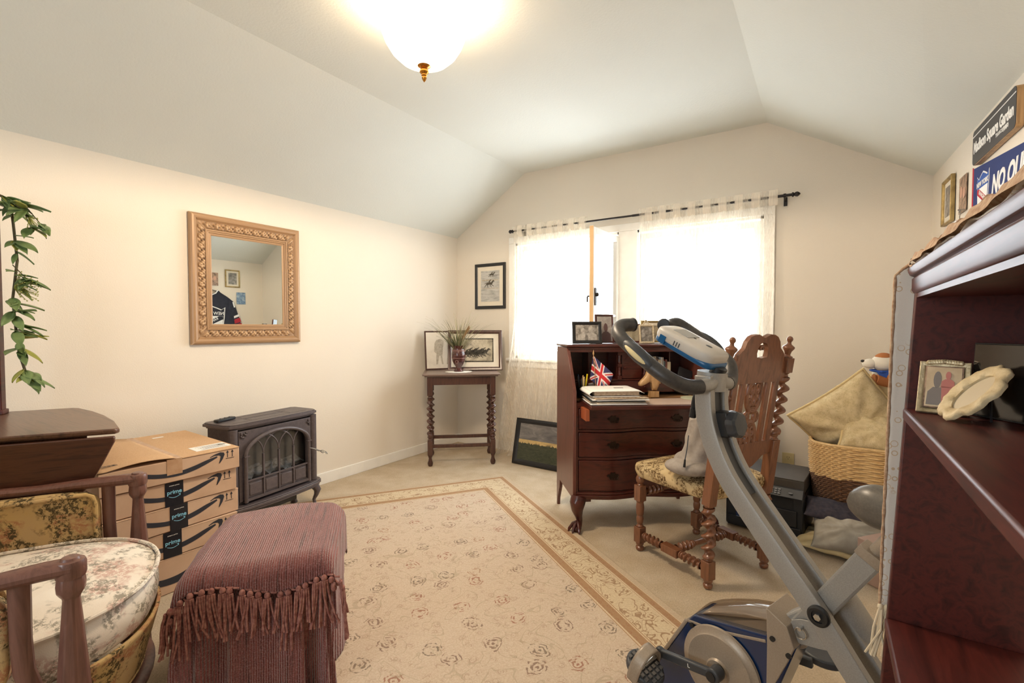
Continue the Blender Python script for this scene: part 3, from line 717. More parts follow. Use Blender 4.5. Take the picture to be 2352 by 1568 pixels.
for s in (-1, 1):
    b = B()
    for i in range(26):
        u, v = random.random(), random.random()
        if u+v > .95: continue
        b.ell((s*(.236-.06*u), yf-.004, .598-.05*v), (.005, .006, .005), 8, 6)
    put('corner_ornament', b, STOVE, st)
b = B(); b.box((0, -.085, .44), (.42, .003, .25)); put('door_glass', b, glassm('stove_door_glass', (.8, .82, .84, 1), .14, .3), st)
b = B(); b.box((0, .085, .4), (.52, .01, .4)); put('firebox_back', b, STOVE_IN, st)
b = B()
def emb(u, v):
    x = -.24+.48*u; y = -.07+.14*v; return Vector((x, y, .315+.03*math.sin(PI*v)+.03*mnoise.noise(Vector((x*18, y*18, 3)))+.02*mnoise.noise(Vector((x*50, y*50, 3)))))
b.grid(emb, 60, 20); 
for k in range(5): b.tube([(-.2+.08*k, .0+.03*(k % 2), .335), (-.12+.08*k, .03-.03*(k % 3), .350+.01*(k % 2))], [.016, .012], 9)
put('ember_bed', b, EMBER, st, smooth=60)
b = B()
def fr_edge(x): return -.145-.022*math.cos(x/.30*PI*.5)
pts = [(-.335, .10), (-.335, -.10), (-.31, -.128)]+[(x, fr_edge(x)) for x in [(-.27+.54*i/16) for i in range(17)]]+[(.31, -.128), (.335, -.10), (.335, .10)]
for z, k, h in ((.150, .97, .014), (.164, 1, .016), (.18, .98, .008)): b.prism([(x*k, y*k) for x, y in pts], h, T((0, 0, z)))
put('base_shelf', b, STOVE, st, bev=.003)
for sx in (-1, 1):
    for sy in (-1, 1):
        b = B(); sec = [(.0, .15, .032), (.012, .12, .028), (.006, .09, .018), (-.004, .06, .013), (.0, .03, .014), (.012, .008, .022), (.012, 0, .022)]
        b.tube([(sx*(.27+o_), sy*.085+(-.03 if sy < 0 else 0)+sy*o_, z) for o_, z, r in sec], [r for _, _, r in sec], 12, flat=.8); put('leg', b, STOVE, st)
b = B(); b.box((0, .03, .11), (.40, .12, .08)); b.box((0, -.032, .11), (.34, .006, .05)); put('heater_vent', b, STOVE_IN, st, bev=.002)
b = B(); b.tube([(.21, -.12, .415), (.225, -.15, .41), (.245, -.19, .395)], .005)
for k in range(6):
    a = 2*PI*k/6; b.tube([(.245, -.19, .395), (.255+.009*math.cos(a), -.205, .389+.009*math.sin(a)), (.262+.009*math.cos(a+.7), -.22, .382+.009*math.sin(a+.7)), (.27, -.236, .374)], .0016, 6)
put('handle', b, STEEL, st)
rc = thing('remote_control', 'slim black remote control lying on top of the electric fireplace', 'remote control', (-2.875, 1.36, .6586), math.radians(110))
b = B(); b.box((0, 0, .008), (.125, .036, .016)); put('case', b, BLACKP, rc, bev=.005)
b = B()
for k in range(6): b.lathe([(.0045, .016), (.0045, .018)], (-.04+.016*k, .007*(k % 2*2-1), 0), 10)
put('buttons', b, DARKP, rc)

# ------------------------------------------------------------ cardboard boxes
def smile(w, h):
    """outline of the curved arrow print: x 0..w, z 0..h"""
    lo = [(0, .55), (80, .39), (200, .27), (320, .25), (440, .36), (540, .54), (615, .71)]
    up_ = [(0, .71), (100, .55), (200, .45), (320, .45), (420, .54), (520, .68), (610, .77)]
    head = [(550, .78), (590, .87), (640, .93), (670, .89), (677, .79), (660, .58), (635, .41), (626, .40), (638, .61), (643, .73), (630, .79), (590, .815), (555, .76)]
    k = w/677
    def sm(P):
        out = []
        for i in range(len(P)-1):
            for q in range(4): t = q/4; p0 = P[max(i-1, 0)]; p1 = P[i]; p2 = P[i+1]; p3 = P[min(i+2, len(P)-1)]; out.append(tuple(.5*(2*p1[j]+(p2[j]-p0[j])*t+(2*p0[j]-5*p1[j]+4*p2[j]-p3[j])*t*t+(3*p1[j]-p0[j]-3*p2[j]+p3[j])*t**3) for j in (0, 1)))
        return out+[P[-1]]
    return [[(x*k, z*h) for x, z in sm(lo)+sm(up_)[::-1]], [(x*k, z*h) for x, z in head]]
def carton(label, x0, y0, z0, w, d, h, rz, tape=True, dx=0, kind=0):
    t = thing('cardboard_box', label, 'box', (x0, y0, z0), math.radians(rz), 'stack of flat delivery boxes beside the stove')
    b = B(); g = .0015
    b.box((0, 0, h/2), (w, d, h-2*g)); put('carton', b, CARD, t, bev=.003)
    b = B(); b.box((0, -.0, h-.0025), (w+.002, d+.002, .004)) if kind == 0 else None
    if kind == 0: put('lid', b, CARD, t, bev=.001)
    else: b.bm.free()
    M = T((0, -d/2-.0004, 0)) @ RX
    aw, ah = w*.64, h
    flat('printed_arrow', [[(-w/2+w*.235+x, z) for x, z in q] for q in smile(aw, ah)], INK, t, M)
    pol = []
    for k in (0, 1):
        x = w/2-.055+.022*k; z = h*.62
        pol += [[(x-.0015, z), (x+.0015, z), (x+.0015, z+.028), (x-.0015, z+.028)], [(x-.006, z+.022), (x+.006, z+.022), (x, z+.034)]]
    pol.append([(w/2-.063, h*.62-.006), (w/2-.025, h*.62-.006), (w/2-.025, h*.62-.004), (w/2-.063, h*.62-.004)])
    flat('up_arrows', pol, INK, t, M)
    if tape:
        b = B(); b.box((dx, -d/2-.0016, h/2), (.072, .001, h+.002)); tp = put('printed_tape', b, TAPEB, t)
        text('lettering', 'prime', .025, CYAN, tp, xz(dx, -d/2-.0024, h*.58), bold=.0004)
        n = 12; arc_ = [(dx-.022+.044*i/n, h*.58-.017-.007*math.sin(PI*i/n)) for i in range(n+1)]
        flat('smile', [arc_+[(x, z-.0022) for x, z in arc_[::-1]], [(dx+.014, h*.58-.012), (dx+.024, h*.58-.012), (dx+.023, h*.58-.022), (dx+.020, h*.58-.015)]], CYAN, tp, T((0, -d/2-.0024, 0)) @ RX)
        text('small_print', 'amazon prime', .007, WHITEP, tp, xz(dx, -d/2-.0024, h*.86))
    return t
bx = [(0, .162, 'tallest and bottommost brown carton of the stack of flat boxes', 0, -.05, False, -.02), (.163, .115, 'flat brown box lying directly on the bottom carton, black tape on its front', -1.5, 0, True, -.01), (.2795, .112, 'flat brown box with black tape, third from the top of the stack', 1.5, -.01, True, .005), (.393, .108, 'flat brown box with black tape directly under the topmost open carton', -.5, -.012, True, .0)]
for z0, h, lab, dr, ox, tp, dxx in bx: carton(lab, -2.755, .94+ox*.4, z0, .54, .63, h, 90+dr, tp, dxx)
tpb = carton('topmost flat box of the stack with lifted lid flap and white shipping label', -2.748, .948, .5025, .545, .64, .10, 88, False, kind=1)
b = B(); b.box((.136, 0, .1015), (.272, .645, .003))
def flap(u, v): x = -.272*u; return Vector((x, -.3225+.645*v, .104+.012*math.sin(PI*min(1, u*1.1))-.004*u*(1-v)+.004*(1-v)))
put('lid', b, CARD2, tpb); b = B(); b.grid(flap, 14, 6); put('lid_flap', b, CARD2, tpb, solid=.003, smooth=60)
b = B(); b.box((-.005, 0, .1048), (.06, .646, .0006)); b.box((-.005, -.3215, .07), (.06, .0008, .07)); put('clear_tape', b, CARDTAPE, tpb)
b = B(); b.box((.185, -.21, .1036), (.155, .10, .0008)); lbw = put('shipping_label', b, WHITEP, tpb)
b = B()
for k in range(7): b.box((.19+.004*(k % 3), -.245+.011*k, .1042), (.12-.02*(k % 3), .0025, .0004))
for k in range(16): b.box((.225+.0045*(k % 8)*1.0, -.20, .1042), (.0018, .025, .0004))
put('label_print', b, DARKP, lbw)
b = B(); b.box((.11, .23, .1036), (.05, .02, .0008)); put('small_sticker', b, WHITEP, tpb)
b = B(); b.M = T((-.205, -.262, .1137)) @ Matrix.Rotation(.02, 4, 'Z')
for k in range(22): b.box((-.055+.005*k, 0, 0), (.0012+.002*(k*7 % 3)/2, .014, .0006))
for s in (-1, 1): b.box((0, s*.012, 0), (.13, .0012, .0006)); b.box((s*.065, 0, 0), (.0012, .025, .0006))
put('printed_barcode', b, INK, tpb)

# ------------------------------------------------------------ drop leaf table with a hutch post and a leafy garland
dt = thing('drop_leaf_table', 'dark brown drop-leaf table with its front leaf hanging down, beside the boxes', 'table', (0, 0, 0))
ZD = .82; top = [(-2.20, .655), (-2.215, .672), (-2.40, .712), (-2.593, .735), (-2.76, .742), (-2.91, .735), (-2.94, .72), (-3.15, .36), (-3.15, .26), (-2.445, .252)]
b = B(); b.prism(top, .02, T((0, 0, ZD-.02))); put('tabletop', b, W_DROP, dt, bev=.006)
b = B(); hx = Vector((-.502, -.865, 0))
def lf(s, z, o=0): return Vector((-2.20, .655, 0))+hx*s+Vector((.865*o, -.502*o, z))
P = [(0.0, .795), (.0, .775), (.035, .70), (.075, .62), (.14, .55), (.24, .52), (.46, .51), (.46, .795)]
b._add([lf(s, z, 0) for s, z in P]+[lf(s, z, .018) for s, z in P], [tuple(range(8)), tuple(range(15, 7, -1))]+[(i, i+8, (i+1) % 8+8, (i+1) % 8) for i in range(8)])
put('drop_leaf', b, wood('dark_walnut_leaf', C(48, 24, 17), C(92, 54, 38), .32, (1.6, 1.6, 18)), dt, bev=.004)
b = B(); b.prism([(-2.30, .60), (-2.85, .66), (-3.02, .38), (-3.02, .33), (-2.48, .30)], .09, T((0, 0, .71))); put('apron', b, W_DROP, dt, bev=.003)
for x, y in ((-2.33, .575), (-2.82, .635), (-3.0, .36), (-2.50, .325)):
    b = B(); b.lathe([(.014, 0), (.022, .02), (.018, .05), (.024, .08), (.02, .12), (.026, .4), (.018, .55), (.026, .6), (.026, .715)], (x, y, 0), 16); put('leg', b, W_DROP, dt)
hu = thing('hutch_frame', 'upright dark wood shelf frame standing on the drop-leaf table at the left edge', 'hutch', (-2.99, .490, ZD))
hu.rotation_euler = (0, 0, math.radians(62))
b = B(); b.box((.0, 0, .47), (.028, .045, .94)); b.box((0, 0, .01), (.04, .06, .02)); put('post', b, W_SHELF, hu, bev=.003)
b = B(); b.box((-.012-.13, 0, .93), (.30, .045, .025)); put('top_rail', b, W_SHELF, hu, bev=.003)
b = B(); b.box((-.262, 0, .47), (.028, .045, .92)); put('post', b, W_SHELF, hu, bev=.003)
gd = thing('leaf_garland', 'artificial green leaf garland hanging down the post at the left edge', 'garland', (-2.97, .530, 1.77))
rnd = random.Random(5)
ctr = [(0, -.03, .0), (-.03, .015, -.02), (-.02, .02, -.12), (.0, .025, -.28), (.01, .005, -.45), (.0, .015, -.6), (.02, .025, -.72), (.03, .045, -.82)]
b = B(); b.tube(ctr, [.005]*8, 8)
br = [[(0, .0, -.02), (.05, .05, -.05), (.07, .09, -.12), (.075, .105, -.18)], [(0, 0, -.02), (.04, .04, -.06), (.06, .06, -.14)], [(0, .01, -.3), (.02, .05, -.36)]]
for q in br: b.tube(q, .002, 6)
put('vine', b, STEM, gd)
def leaf(b, c, d, up, L_, w):
    d = d.normalized(); s = d.cross(up).normalized(); u = s.cross(d)
    def f(a, v):
        q = a; t = (v-.5)*2; ww = w*math.sin(PI*q**.8)**.9; return Vector(c)+d*L_*q+s*ww*t+u*(.25*w*abs(t)-.35*L_*q*q*.4)
    b.grid(f, 8, 5)
nl = 0
for k in range(95):
    q = rnd.random()**.9; i = min(6, int(q*7)); f_ = q*7-i; c = Vector(ctr[i]).lerp(Vector(ctr[i+1]), f_)
    if k % 4 == 0: bb = br[k // 4 % 3]; c = Vector(bb[1+(k//8) % (len(bb)-1)])
    a = rnd.uniform(-1.3, 1.6); d = Vector((math.cos(a)*.8+.2, math.sin(a)*.8+.2, rnd.uniform(-1.0, .25)))
    Ln = rnd.uniform(.065, .115)*(1 if k % 5 else .7)
    b = B(); leaf(b, c, d, Vector((rnd.uniform(-.4, .4), rnd.uniform(-.4, .4), 1)), Ln, Ln*rnd.uniform(.15, .25))
    put('leaf', b, LEAFY if k % 9 == 4 else LEAF, gd, smooth=80, solid=.0008)
b = B()
for k in range(60):
    c = Vector((.03, .03, -.33-.13*rnd.random()))+Vector((rnd.uniform(-.02, .04), rnd.uniform(-.01, .05), 0)); b.tube([Vector((.01, .01, -.40)), c], .0008, 5); b.ell(c, (.003, .003, .003), 6, 4)
for k in range(24):
    c = Vector((.065, .065, -.12))+Vector((rnd.uniform(-.02, .02), rnd.uniform(-.02, .02), rnd.uniform(-.03, .03))); b.tube([Vector((.055, .055, -.09)), c], .0008, 5); b.ell(c, (.003, .003, .003), 6, 4)
put('berry_sprays', b, LEAFY, gd)

# ------------------------------------------------------------ armchair
ac = thing('armchair', 'floral tapestry armchair with open brown wooden arms at the left edge', 'armchair', (-1.907, .262, 0), math.radians(152))
def seat(u, v, top=.472, th=.13):
    a = 2*PI*u; e = 3.2
    def sp(x): return math.copysign(abs(x)**(2/e), x)
    X, Y = sp(math.cos(a)), sp(math.sin(a))
    x = .335*X; y = .26*Y
    if Y < 0: y = .26*Y-.10*max(0, 1-(X)**2)-.01; y -= .02*max(0, -Y)
    return x, y
def seatf(u, v):
    x, y = seat(u, v); c = Vector((0, -.04, 0))
    # v: 0 bottom centre -> side -> 1 top centre
    if v < .15: k = v/.15; z = .335; r = k*.96
    elif v < .55: q = (v-.15)/.4; z = .335+.115*q; r = .96+.04*math.sin(PI*q)+.004
    else:
        q = (v-.55)/.45; r = 1-q**1.0; z = .450+.030*math.sin(PI/2*min(1, q*1.7))**.8+.012*q
    return Vector((c.x+(x-c.x)*r, c.y+(y-c.y)*r, z))
b = B(); b.grid(seatf, 96, 44, cu=True); put('seat_cushion', b, FLOR_SEAT, ac, smooth=80)
b = B(); b.tube([Vector((lambda x, y: (x*1.0, -.04+(y+.04)*1.0, .458))(*seat(i/96, 0))) for i in range(96)], .006, 8, closed=True); put('cushion_piping', b, FLOR_SEAT, ac)
b = B()
def apronf(u, v):
    x, y = seat(u, v); q = v; return Vector((x*(1.0-.10*q), -.04+(y+.04)*(1.0-.12*q), .335-.155*q))
b.grid(apronf, 96, 14, cu=True); put('front_upholstery', b, FLOR_GOLD, ac, smooth=80, solid=.01)
b = B(); b.tube([apronf(i/96, 1.0)+Vector((0, 0, -.004)) for i in range(96)], .007, 8, closed=True); put('welt_piping', b, FLOR_GOLD, ac)
b = B(); b.tube([apronf(i/96, 1.0)+Vector((0, 0, -.035)) for i in range(96)], .030, 10, closed=True, flat=.5, up=(0, 0, 1)); put('seat_rail', b, W_ARM, ac)
for s in (-1, 1):
    b = B(); P = [(s*.365, -.290, .645), (s*.368, -.24, .645), (s*.385, -.12, .642), (s*.405, .0, .635), (s*.405, .12, .64), (s*.38, .24, .655), (s*.36, .32, .66)]
    b.tube(P, [.030, .031, .027, .024, .024, .024, .02], 14, flat=.62, up=(0, 0, 1)); b.lathe([(.027, .622), (.029, .629), (.029, .652), (.026, .660), (.019, .662), (.016, .667), (.002, .668)], (s*.365, -.285, 0), 22)
    put('arm_rest', b, W_ARM, ac)
    b = B(); c = (s*.365, -.285, 0)
    b.lathe([(.026, .624), (.028, .605), (.027, .590), (.018, .575), (.017, .57), (.022, .50), (.029, .40), (.034, .32)], c, 8, Matrix.Rotation(PI/8, 4, 'Z'))
    b.box((s*.362, -.285, .255), (.06, .066, .15)); b.tube([(s*.36, -.285, .19), (s*.36, -.29, .1), (s*.365, -.3, 0)], [.034, .024, .018], 8)
    put('front_leg', b, W_ARM, ac, smooth=30, bev=.003)
    b = B(); b.tube([(s*.372, -.200, .63), (s*.372, -.200, .50), (s*.370, -.203, .43), (s*.366, -.213, .38), (s*.364, -.232, .345), (s*.362, -.26, .318), (s*.362, -.285, .315)], [.020, .019, .019, .02, .021, .022, .022], 10, flat=.8); put('curved_support', b, W_ARM, ac)
    b = B()
    b.ell((s*.362, .065, .50), (.022, .245, .125), 40, 16, p=.35); put('side_panel', b, FLOR_GOLD, ac, smooth=80)
    b = B(); q = [(s*.340, -.170, .42), (s*.340, -.170, .58), (s*.340, -.163, .605), (s*.340, -.145, .615), (s*.34, .02, .612), (s*.34, .2, .615), (s*.34, .32, .62)]; b.tube(q, .007, 8); put('panel_piping', b, FLOR_GOLD, ac)
    b = B(); b.tube([(s*.33, .32, 1.05), (s*.345, .30, .7), (s*.345, .29, .4), (s*.34, .30, .2), (s*.34, .36, 0)], [.016, .02, .026, .024, .018], 10); put('rear_leg', b, W_ARM, ac)
b = B(); b.ell((0, .285, .76), (.32, .05, .29), 40, 20, p=.45); put('backrest', b, FLOR_GOLD, ac, smooth=80)

# power strip on the carpet
ps = thing('power_adapter', 'black plug-in adapter with a cord on the carpet between armchair and ottoman', 'power adapter', (-2.02, .60, 0), .5)
b = B(); b.box((0, 0, .018), (.10, .055, .034)); put('case', b, BLACKP, ps, bev=.004)
b = B(); b.tube([(-.05, 0, .02), (-.10, .01, .03), (-.16, .03, .01), (-.22, .1, .006)], .004); put('cord', b, DARKP, ps)

# ------------------------------------------------------------ ottoman and throw
ot = thing('ottoman', 'square ottoman hidden under a maroon throw in front of the armchair', 'ottoman', (-1.655, .945, .0072), math.radians(50))
b = B(); b.ell((0, 0, .25), (.185, .225, .165), 40, 16, p=.3); put('cushion', b, CHEN_S, ot)
for sx in (-1, 1):
    for sy in (-1, 1):
        b = B(); b.lathe([(.014, 0), (.022, .12)], (sx*.145, sy*.18, 0), 12); put('leg', b, W_ARM, ot)
th = thing('throw_blanket', 'maroon knitted chenille throw with knotted fringe draped over the ottoman', 'blanket', (-1.655, .945, .0072), math.radians(50))
def sup(a, hx, hy, e=4.5):
    c, s = math.cos(a), math.sin(a); return hx*math.copysign(abs(c)**(2/e), c), hy*math.copysign(abs(s)**(2/e), s)
def skirt(u, v):
    a = 2*PI*u; x, y = sup(a, .192, .246)
    z = .425*(1-v)+.003
    fold = (.022*math.sin(8*a+.6)+.013*math.sin(15*a+2)+.006*math.sin(29*a))*min(1, v*2.2)
    corner = math.exp(-((a-1.22*PI)/.16)**2)*.12*v*(1.25-v)*2 + math.exp(-((a-1.80*PI)/.25)**2)*.028*v
    r = math.hypot(x, y); k = (r+fold+corner+.025*v)/r
    return Vector((x*k, y*k, z))
b = B(); b.grid(skirt, 320, 40, cu=True); put('lower_drape', b, CHEN, th, smooth=80)
R_ = .055
def wrap(t, h):
    """t in metres from centre along the cloth; returns (pos, drop)"""
    s = 1 if t >= 0 else -1; t = abs(t); f = h-R_
    if t < f: return s*t, 0
    arc = R_*PI/2
    if t < f+arc: a = (t-f)/R_; return s*(f+R_*math.sin(a)), R_*(1-math.cos(a))
    return s*(h), R_+(t-f-arc)
def cover(u, v):
    # u across, v from back (0) to front (1)
    uu = -.315+.72*u
    x, dx = wrap(uu, .222); front = .285+.018*math.sin(2*PI*u*2+1)+.03*math.sin(PI*u)
    y, dy = wrap(.36-(.36+front)*v, .268)
    z = .462-dx-dy*(1 if dx < .05 else .6)
    if dx < .002 and dy < .002: z += .004*math.sin(9*x+2)*math.cos(7*y)
    z += .012*math.cos(x*6)*math.cos(y*5)-.010+.005*math.sin(16*x+5*y)+.004*math.sin(11*y-7*x)
    out = 1+.03*min(1, (dx+dy)*4)
    return Vector((x*out+.004*math.sin(30*y)*(dx > .03), y*out, z))
b = B(); b.grid(cover, 130, 100); put('top_layer', b, CHEN, th, smooth=80, solid=.008)
rnd = random.Random(9)
for k in range(22):
    u = .05+.76*k/21+rnd.uniform(-.008, .008); c = cover(u, 1.0); dirx = c.normalized()
    b = B(); b.ell(c+Vector((0, -.008, -.006)), (.0095, .008, .011), 10, 8)
    if True: b.tube([c+Vector((0, .01, .006)), c+Vector((.012, -.004, 0)), c+Vector((.026, -.004, -.002))], .0035, 6)
    lean = rnd.uniform(-.02, .02); Ln = rnd.uniform(.09, .17)
    nrm = Vector((0, -1, 0)) if abs(c.x) < .205 else Vector((1 if c.x > 0 else -1, -.4, 0)).normalized()
    sd = Vector((1, 0, 0)) if abs(c.x) < .205 else Vector((0, 1, 0))
    for s in range(4):
        o_ = (s-1.5)*.0055; j = rnd.uniform(-.02, .02); pts = []
        for q in (0, .25, .5, .75, 1): pts.append(c+sd*(o_*(1+q)+(lean+j)*q*q)+nrm*((.012 if c.x < .205 else .030)+.012*q+.004*math.sin(5*q+s))+Vector((0, 0, -.012-Ln*q*rnd.uniform(.96, 1.0))))
        b.tube(pts, .0036, 6)
    put('tassel', b, CHEN_S, th, smooth=80)
# ------------------------------------------------------------ secretary desk
dk = thing('secretary_desk', 'dark cherry slant-front secretary desk with open writing lid and claw feet under the window', 'desk', (-1.0248, 2.943, 0), math.radians(40))
DW, TOPZ = .425, 1.09
YZ = Matrix(((0, 0, 1, 0), (1, 0, 0, 0), (0, 1, 0, 0), (0, 0, 0, 1)))      # XY poly -> YZ plane, extruded along X
side = [(.225, 0), (.205, 0), (.195, .05), (.165, .10), (.14, .14), (.13, .19), (-.215, .19), (-.225, .20), (-.225, .82), (-.055, 1.07), (.225, 1.07)]
for s in (-1, 1): 
    b = B(); b.prism(side, .02, T((s*DW-.01, 0, 0)) @ YZ); put('side_panel', b, W_CHERRYV, dk, bev=.002)
b = B(); b.box((0, .215, .64), (2*DW-.02, .012, .86)); b.box((0, 0, .205), (2*DW-.02, .42, .02)); b.box((0, .0, .745), (2*DW-.02, .43, .02)); put('carcass', b, W_CHERRY, dk)
b = B(); b.box((0, .075, TOPZ-.008), (2*DW+.03, .31, .016)); put('top', b, W_CHERRY, dk, bev=.005)
b = B(); b.box((0, -.055, 1.058), (2*DW-.01, .02, .032)); b.box((0, -.062, 1.068), (2*DW+.005, .022, .010)); put('cornice', b, W_CHERRY, dk, bev=.003)
# pigeonhole interior
b = B(); b.box((0, .10, .862), (2*DW-.02, .21, .010)); 
for x in (-.095, -.07, .07, .095): b.box((x, .085, .95), (.006, .17, .17))
b.box((0, .19, .91), (2*DW-.02, .006, .32)); b.box((-.27, .11, .95), (.006, .15, .17)); b.box((.27, .11, .95), (.006, .15, .17))
put('pigeonholes', b, W_CHERRY, dk)
for x in (-.083, .083):
    b = B(); b.box((x, -.008, .878), (.028, .022, .022)); b.box((x, -.008, .955), (.026, .022, .018)); b.box((x, -.008, 1.03), (.028, .022, .022))
    b.lathe([(.010, .889), (.012, .9), (.008, .91), (.009, .93), (.011, .944)], (x, -.008, 0), 14); b.lathe([(.010, .965), (.013, .98), (.009, .99), (.012, 1.005), (.010, 1.018)], (x, -.008, 0), 14)
    put('pilaster', b, W_CHERRY, dk, bev=.001)
b = B(); b.box((0, .0, .955), (.13, .014, .168)); b.M = xz(0, -.0071, 0)
b.prism([(.05*math.cos(PI*i/14), .975+.045*math.sin(PI*i/14)) for i in range(15)]+[(-.05, .965), (-.02, .965), (-.018, .972)]+[(.018*math.cos(PI-PI*i/6), .972+.012*math.sin(PI*i/6)) for i in range(7)]+[(.02, .965), (.05, .965)], .003); b.M = None
dr = put('prospect_door', b, W_CHERRY, dk, bev=.001)
b = B(); b.ell((-.048, -.016, .94), (.006, .008, .006), 10, 8); put('knob', b, W_CHERRY, dr)
for x, w in ((-.28, .25), (.0, .28), (.28, .25)):
    b = B(); b.box((x, -.01, .818), (w, .02, .072)); d = put('small_drawer', b, W_CHERRY, dk, bev=.003)
    for q in ((-w*.28, w*.28) if w > .26 else (0,)):
        b = B(); b.ell((x+q, -.026, .818), (.006, .008, .006), 10, 8); put('knob', b, W_CHERRY, d)
# writing lid and its supports
b = B(); lid = [(-.372, -.12), (-.372, -.375), (.40, -.415), (.40, -.12)]
b.prism(lid, .022, T((0, 0, .738))); ld = put('writing_lid', b, W_CHERRY, dk, bev=.003)
b = B(); b.prism([(-.335, -.15), (-.335, -.345), (.37, -.385), (.37, -.15)], .002, T((0, 0, .7602))); put('lid_glare_inset', b, mk('tan_lid_glare', C(196, 172, 156), .45, 0, C(206, 184, 170), 200), ld)  # pale tan panel: glare on the lid put into its colour
b = B(); b.box((0, -.02, .758), (.78, .2, .006)); put('desk_floor', b, mk('worn_desk_floor', C(150, 112, 74), .5), dk)
for s in (-1, 1):
    b = B(); b.box((s*.375+.0, -.25, .70), (.022, .14, .066)); put('lid_support', b, mk('orange_oak', C(158, 82, 48), .4), dk, bev=.001)
def serp(x): return -.212-.026*(1-math.cos(2*PI*(x+.40)/.40))/2*(1 if abs(x) < .4 else 0)
def sfront(b, x0, x1, z0, z1, off=0, t=.02, n=64):
    vs = []; 
    for i in range(n+1):
        x = x0+(x1-x0)*i/n; y = serp(x)-off
        vs += [Vector((x, y, z0)), Vector((x, y, z1)), Vector((x, y+t, z1)), Vector((x, y+t, z0))]
    fs = [(0, 1, 2, 3), (4*n+3, 4*n+2, 4*n+1, 4*n)]
    for i in range(n):
        for k in range(4): fs.append((4*i+k, 4*i+4+k, 4*i+4+(k+1) % 4, 4*i+(k+1) % 4))
    b._add(vs, fs)
b = B()
for z0, z1 in ((.19, .232), (.418, .432), (.582, .596), (.722, .738)): sfront(b, -.414, .414, z0, z1, -.002)
for s in (-1, 1): b.box((s*.41, -.208, .46), (.014, .02, .55))
put('drawer_rails', b, W_CHERRY, dk)
b = B(); sfront(b, -.43, .43, .188, .212, .018, .05); sfront(b, -.425, .425, .212, .226, .010, .04); put('base_moulding', b, W_CHERRY, dk, bev=.003)
for z0, z1 in ((.236, .414), (.436, .578), (.600, .718)):
    b = B(); sfront(b, -.398, .398, z0, z1, .004); d = put('drawer', b, W_CHERRY, dk, bev=.002)
    for x in (-.2, .19):
        y = serp(x)-.006; zc = (z0+z1)/2; b = B()
        b.M = xz(x, y, zc)
        b.prism([(-.038, .0), (-.03, .012), (-.018, .010), (-.012, .024), (0, .018), (.012, .024), (.018, .010), (.03, .012), (.038, 0), (.026, -.006), (.018, -.018), (.006, -.013), (0, -.022), (-.006, -.013), (-.018, -.018), (-.026, -.006)], .0022)
        b.M = None; b.tube([(x-.028, y-.002, zc+.004), (x-.029, y-.014, zc+.002), (x-.022, y-.018, zc-.014), (x, y-.019, zc-.017), (x+.022, y-.018, zc-.014), (x+.029, y-.014, zc+.002), (x+.028, y-.002, zc+.004)], .0028, 8)
        put('handle', b, mk('dark_bronze_pull', C(52, 38, 30), .35, .6), d)
for s in (-1, 1):
    b = B(); c = Vector((s*.385, -.205, 0)); o_ = Vector((s*.7, -.7, 0))
    sec = [(.02, .20, .045), (.035, .17, .046), (.035, .13, .034), (.02, .09, .022), (.01, .06, .018), (.02, .04, .022), (.035, .026, .026)]
    b.tube([c+o_*a+Vector((0, 0, z)) for a, z, r in sec], [r for _, _, r in sec], 16)
    b.ell(c+o_*.045+Vector((0, 0, .022)), (.026, .026, .022), 16, 10)
    for k in (-1, 0, 1):
        a = math.atan2(o_.y, o_.x)+k*.7; d_ = Vector((math.cos(a), math.sin(a), 0)); p = c+o_*.03
        b.tube([p+Vector((0, 0, .06)), p+d_*.03+Vector((0, 0, .05)), p+d_*.052+Vector((0, 0, .022)), p+d_*.058+Vector((0, 0, .004))], [.010, .010, .009, .004], 8)
    put('claw_foot', b, W_CHERRY, dk)
    b = B(); b.box((s*.37, -.19, .18), (.09, .06, .02)); put('foot_block', b, W_CHERRY, dk)

DM = T((-1.0248, 2.943, 0)) @ Matrix.Rotation(math.radians(40), 4, 'Z')
def D(x, y, z): return tuple(DM @ Vector((x, y, z)))
R40 = math.radians(40); ZD2 = 1.0905
picture('black wooden frame with black and white couple photo on the desk top left', .192, .142, .022, .014, BLACKF, A_BW, 0, D(-.275, .06, ZD2), R40, .12, group=None, stand=False)
picture('tall brown wooden frame with an outdoor portrait behind the black frame', .128, .190, .014, .012, W_CHERRY, A_PERSON, 0, D(-.135, .13, ZD2), R40+.12, .12)
picture('wide low brown frame standing on the desk top behind the exercise bike handlebar', .19, .128, .014, .012, W_CHERRY, A_SEPIA, 0, D(.03, .17, ZD2), R40, .10)
picture('gilded picture frame at the back right of the desk top', .205, .150, .014, .014, GOLD, A_SEPIA, .02, D(.235, .17, ZD2), R40, .10)
def bust(cx, w, h, z0):
    return [[(cx-w/2, z0), (cx+w/2, z0), (cx+w*.46, z0+h*.38), (cx+w*.2, z0+h*.52), (cx-w*.2, z0+h*.52), (cx-w*.46, z0+h*.38)], [(cx+w*.20*math.cos(a), z0+h*.74+h*.25*math.sin(a)) for a in [2*PI*i/14 for i in range(14)]]]
FIG = mk('grey_figures', C(150, 142, 134), .5, 0, C(190, 184, 176), 60); FIGD = mk('dark_plum_coat', C(96, 72, 72), .6)
for o in list(bpy.data.objects):
    lb = o.get('label', '')
    if lb.startswith('black wooden frame'): flat('portrait_figures', bust(-.028, .07, .082, .022)+bust(.025, .08, .095, .022), FIG, o, T((0, -.0082, 0)) @ RX, .0004)
    if lb.startswith('tall brown wooden'): flat('portrait_figure', bust(.008, .07, .12, .014), FIGD, o, T((0, -.0082, 0)) @ RX, .0004)
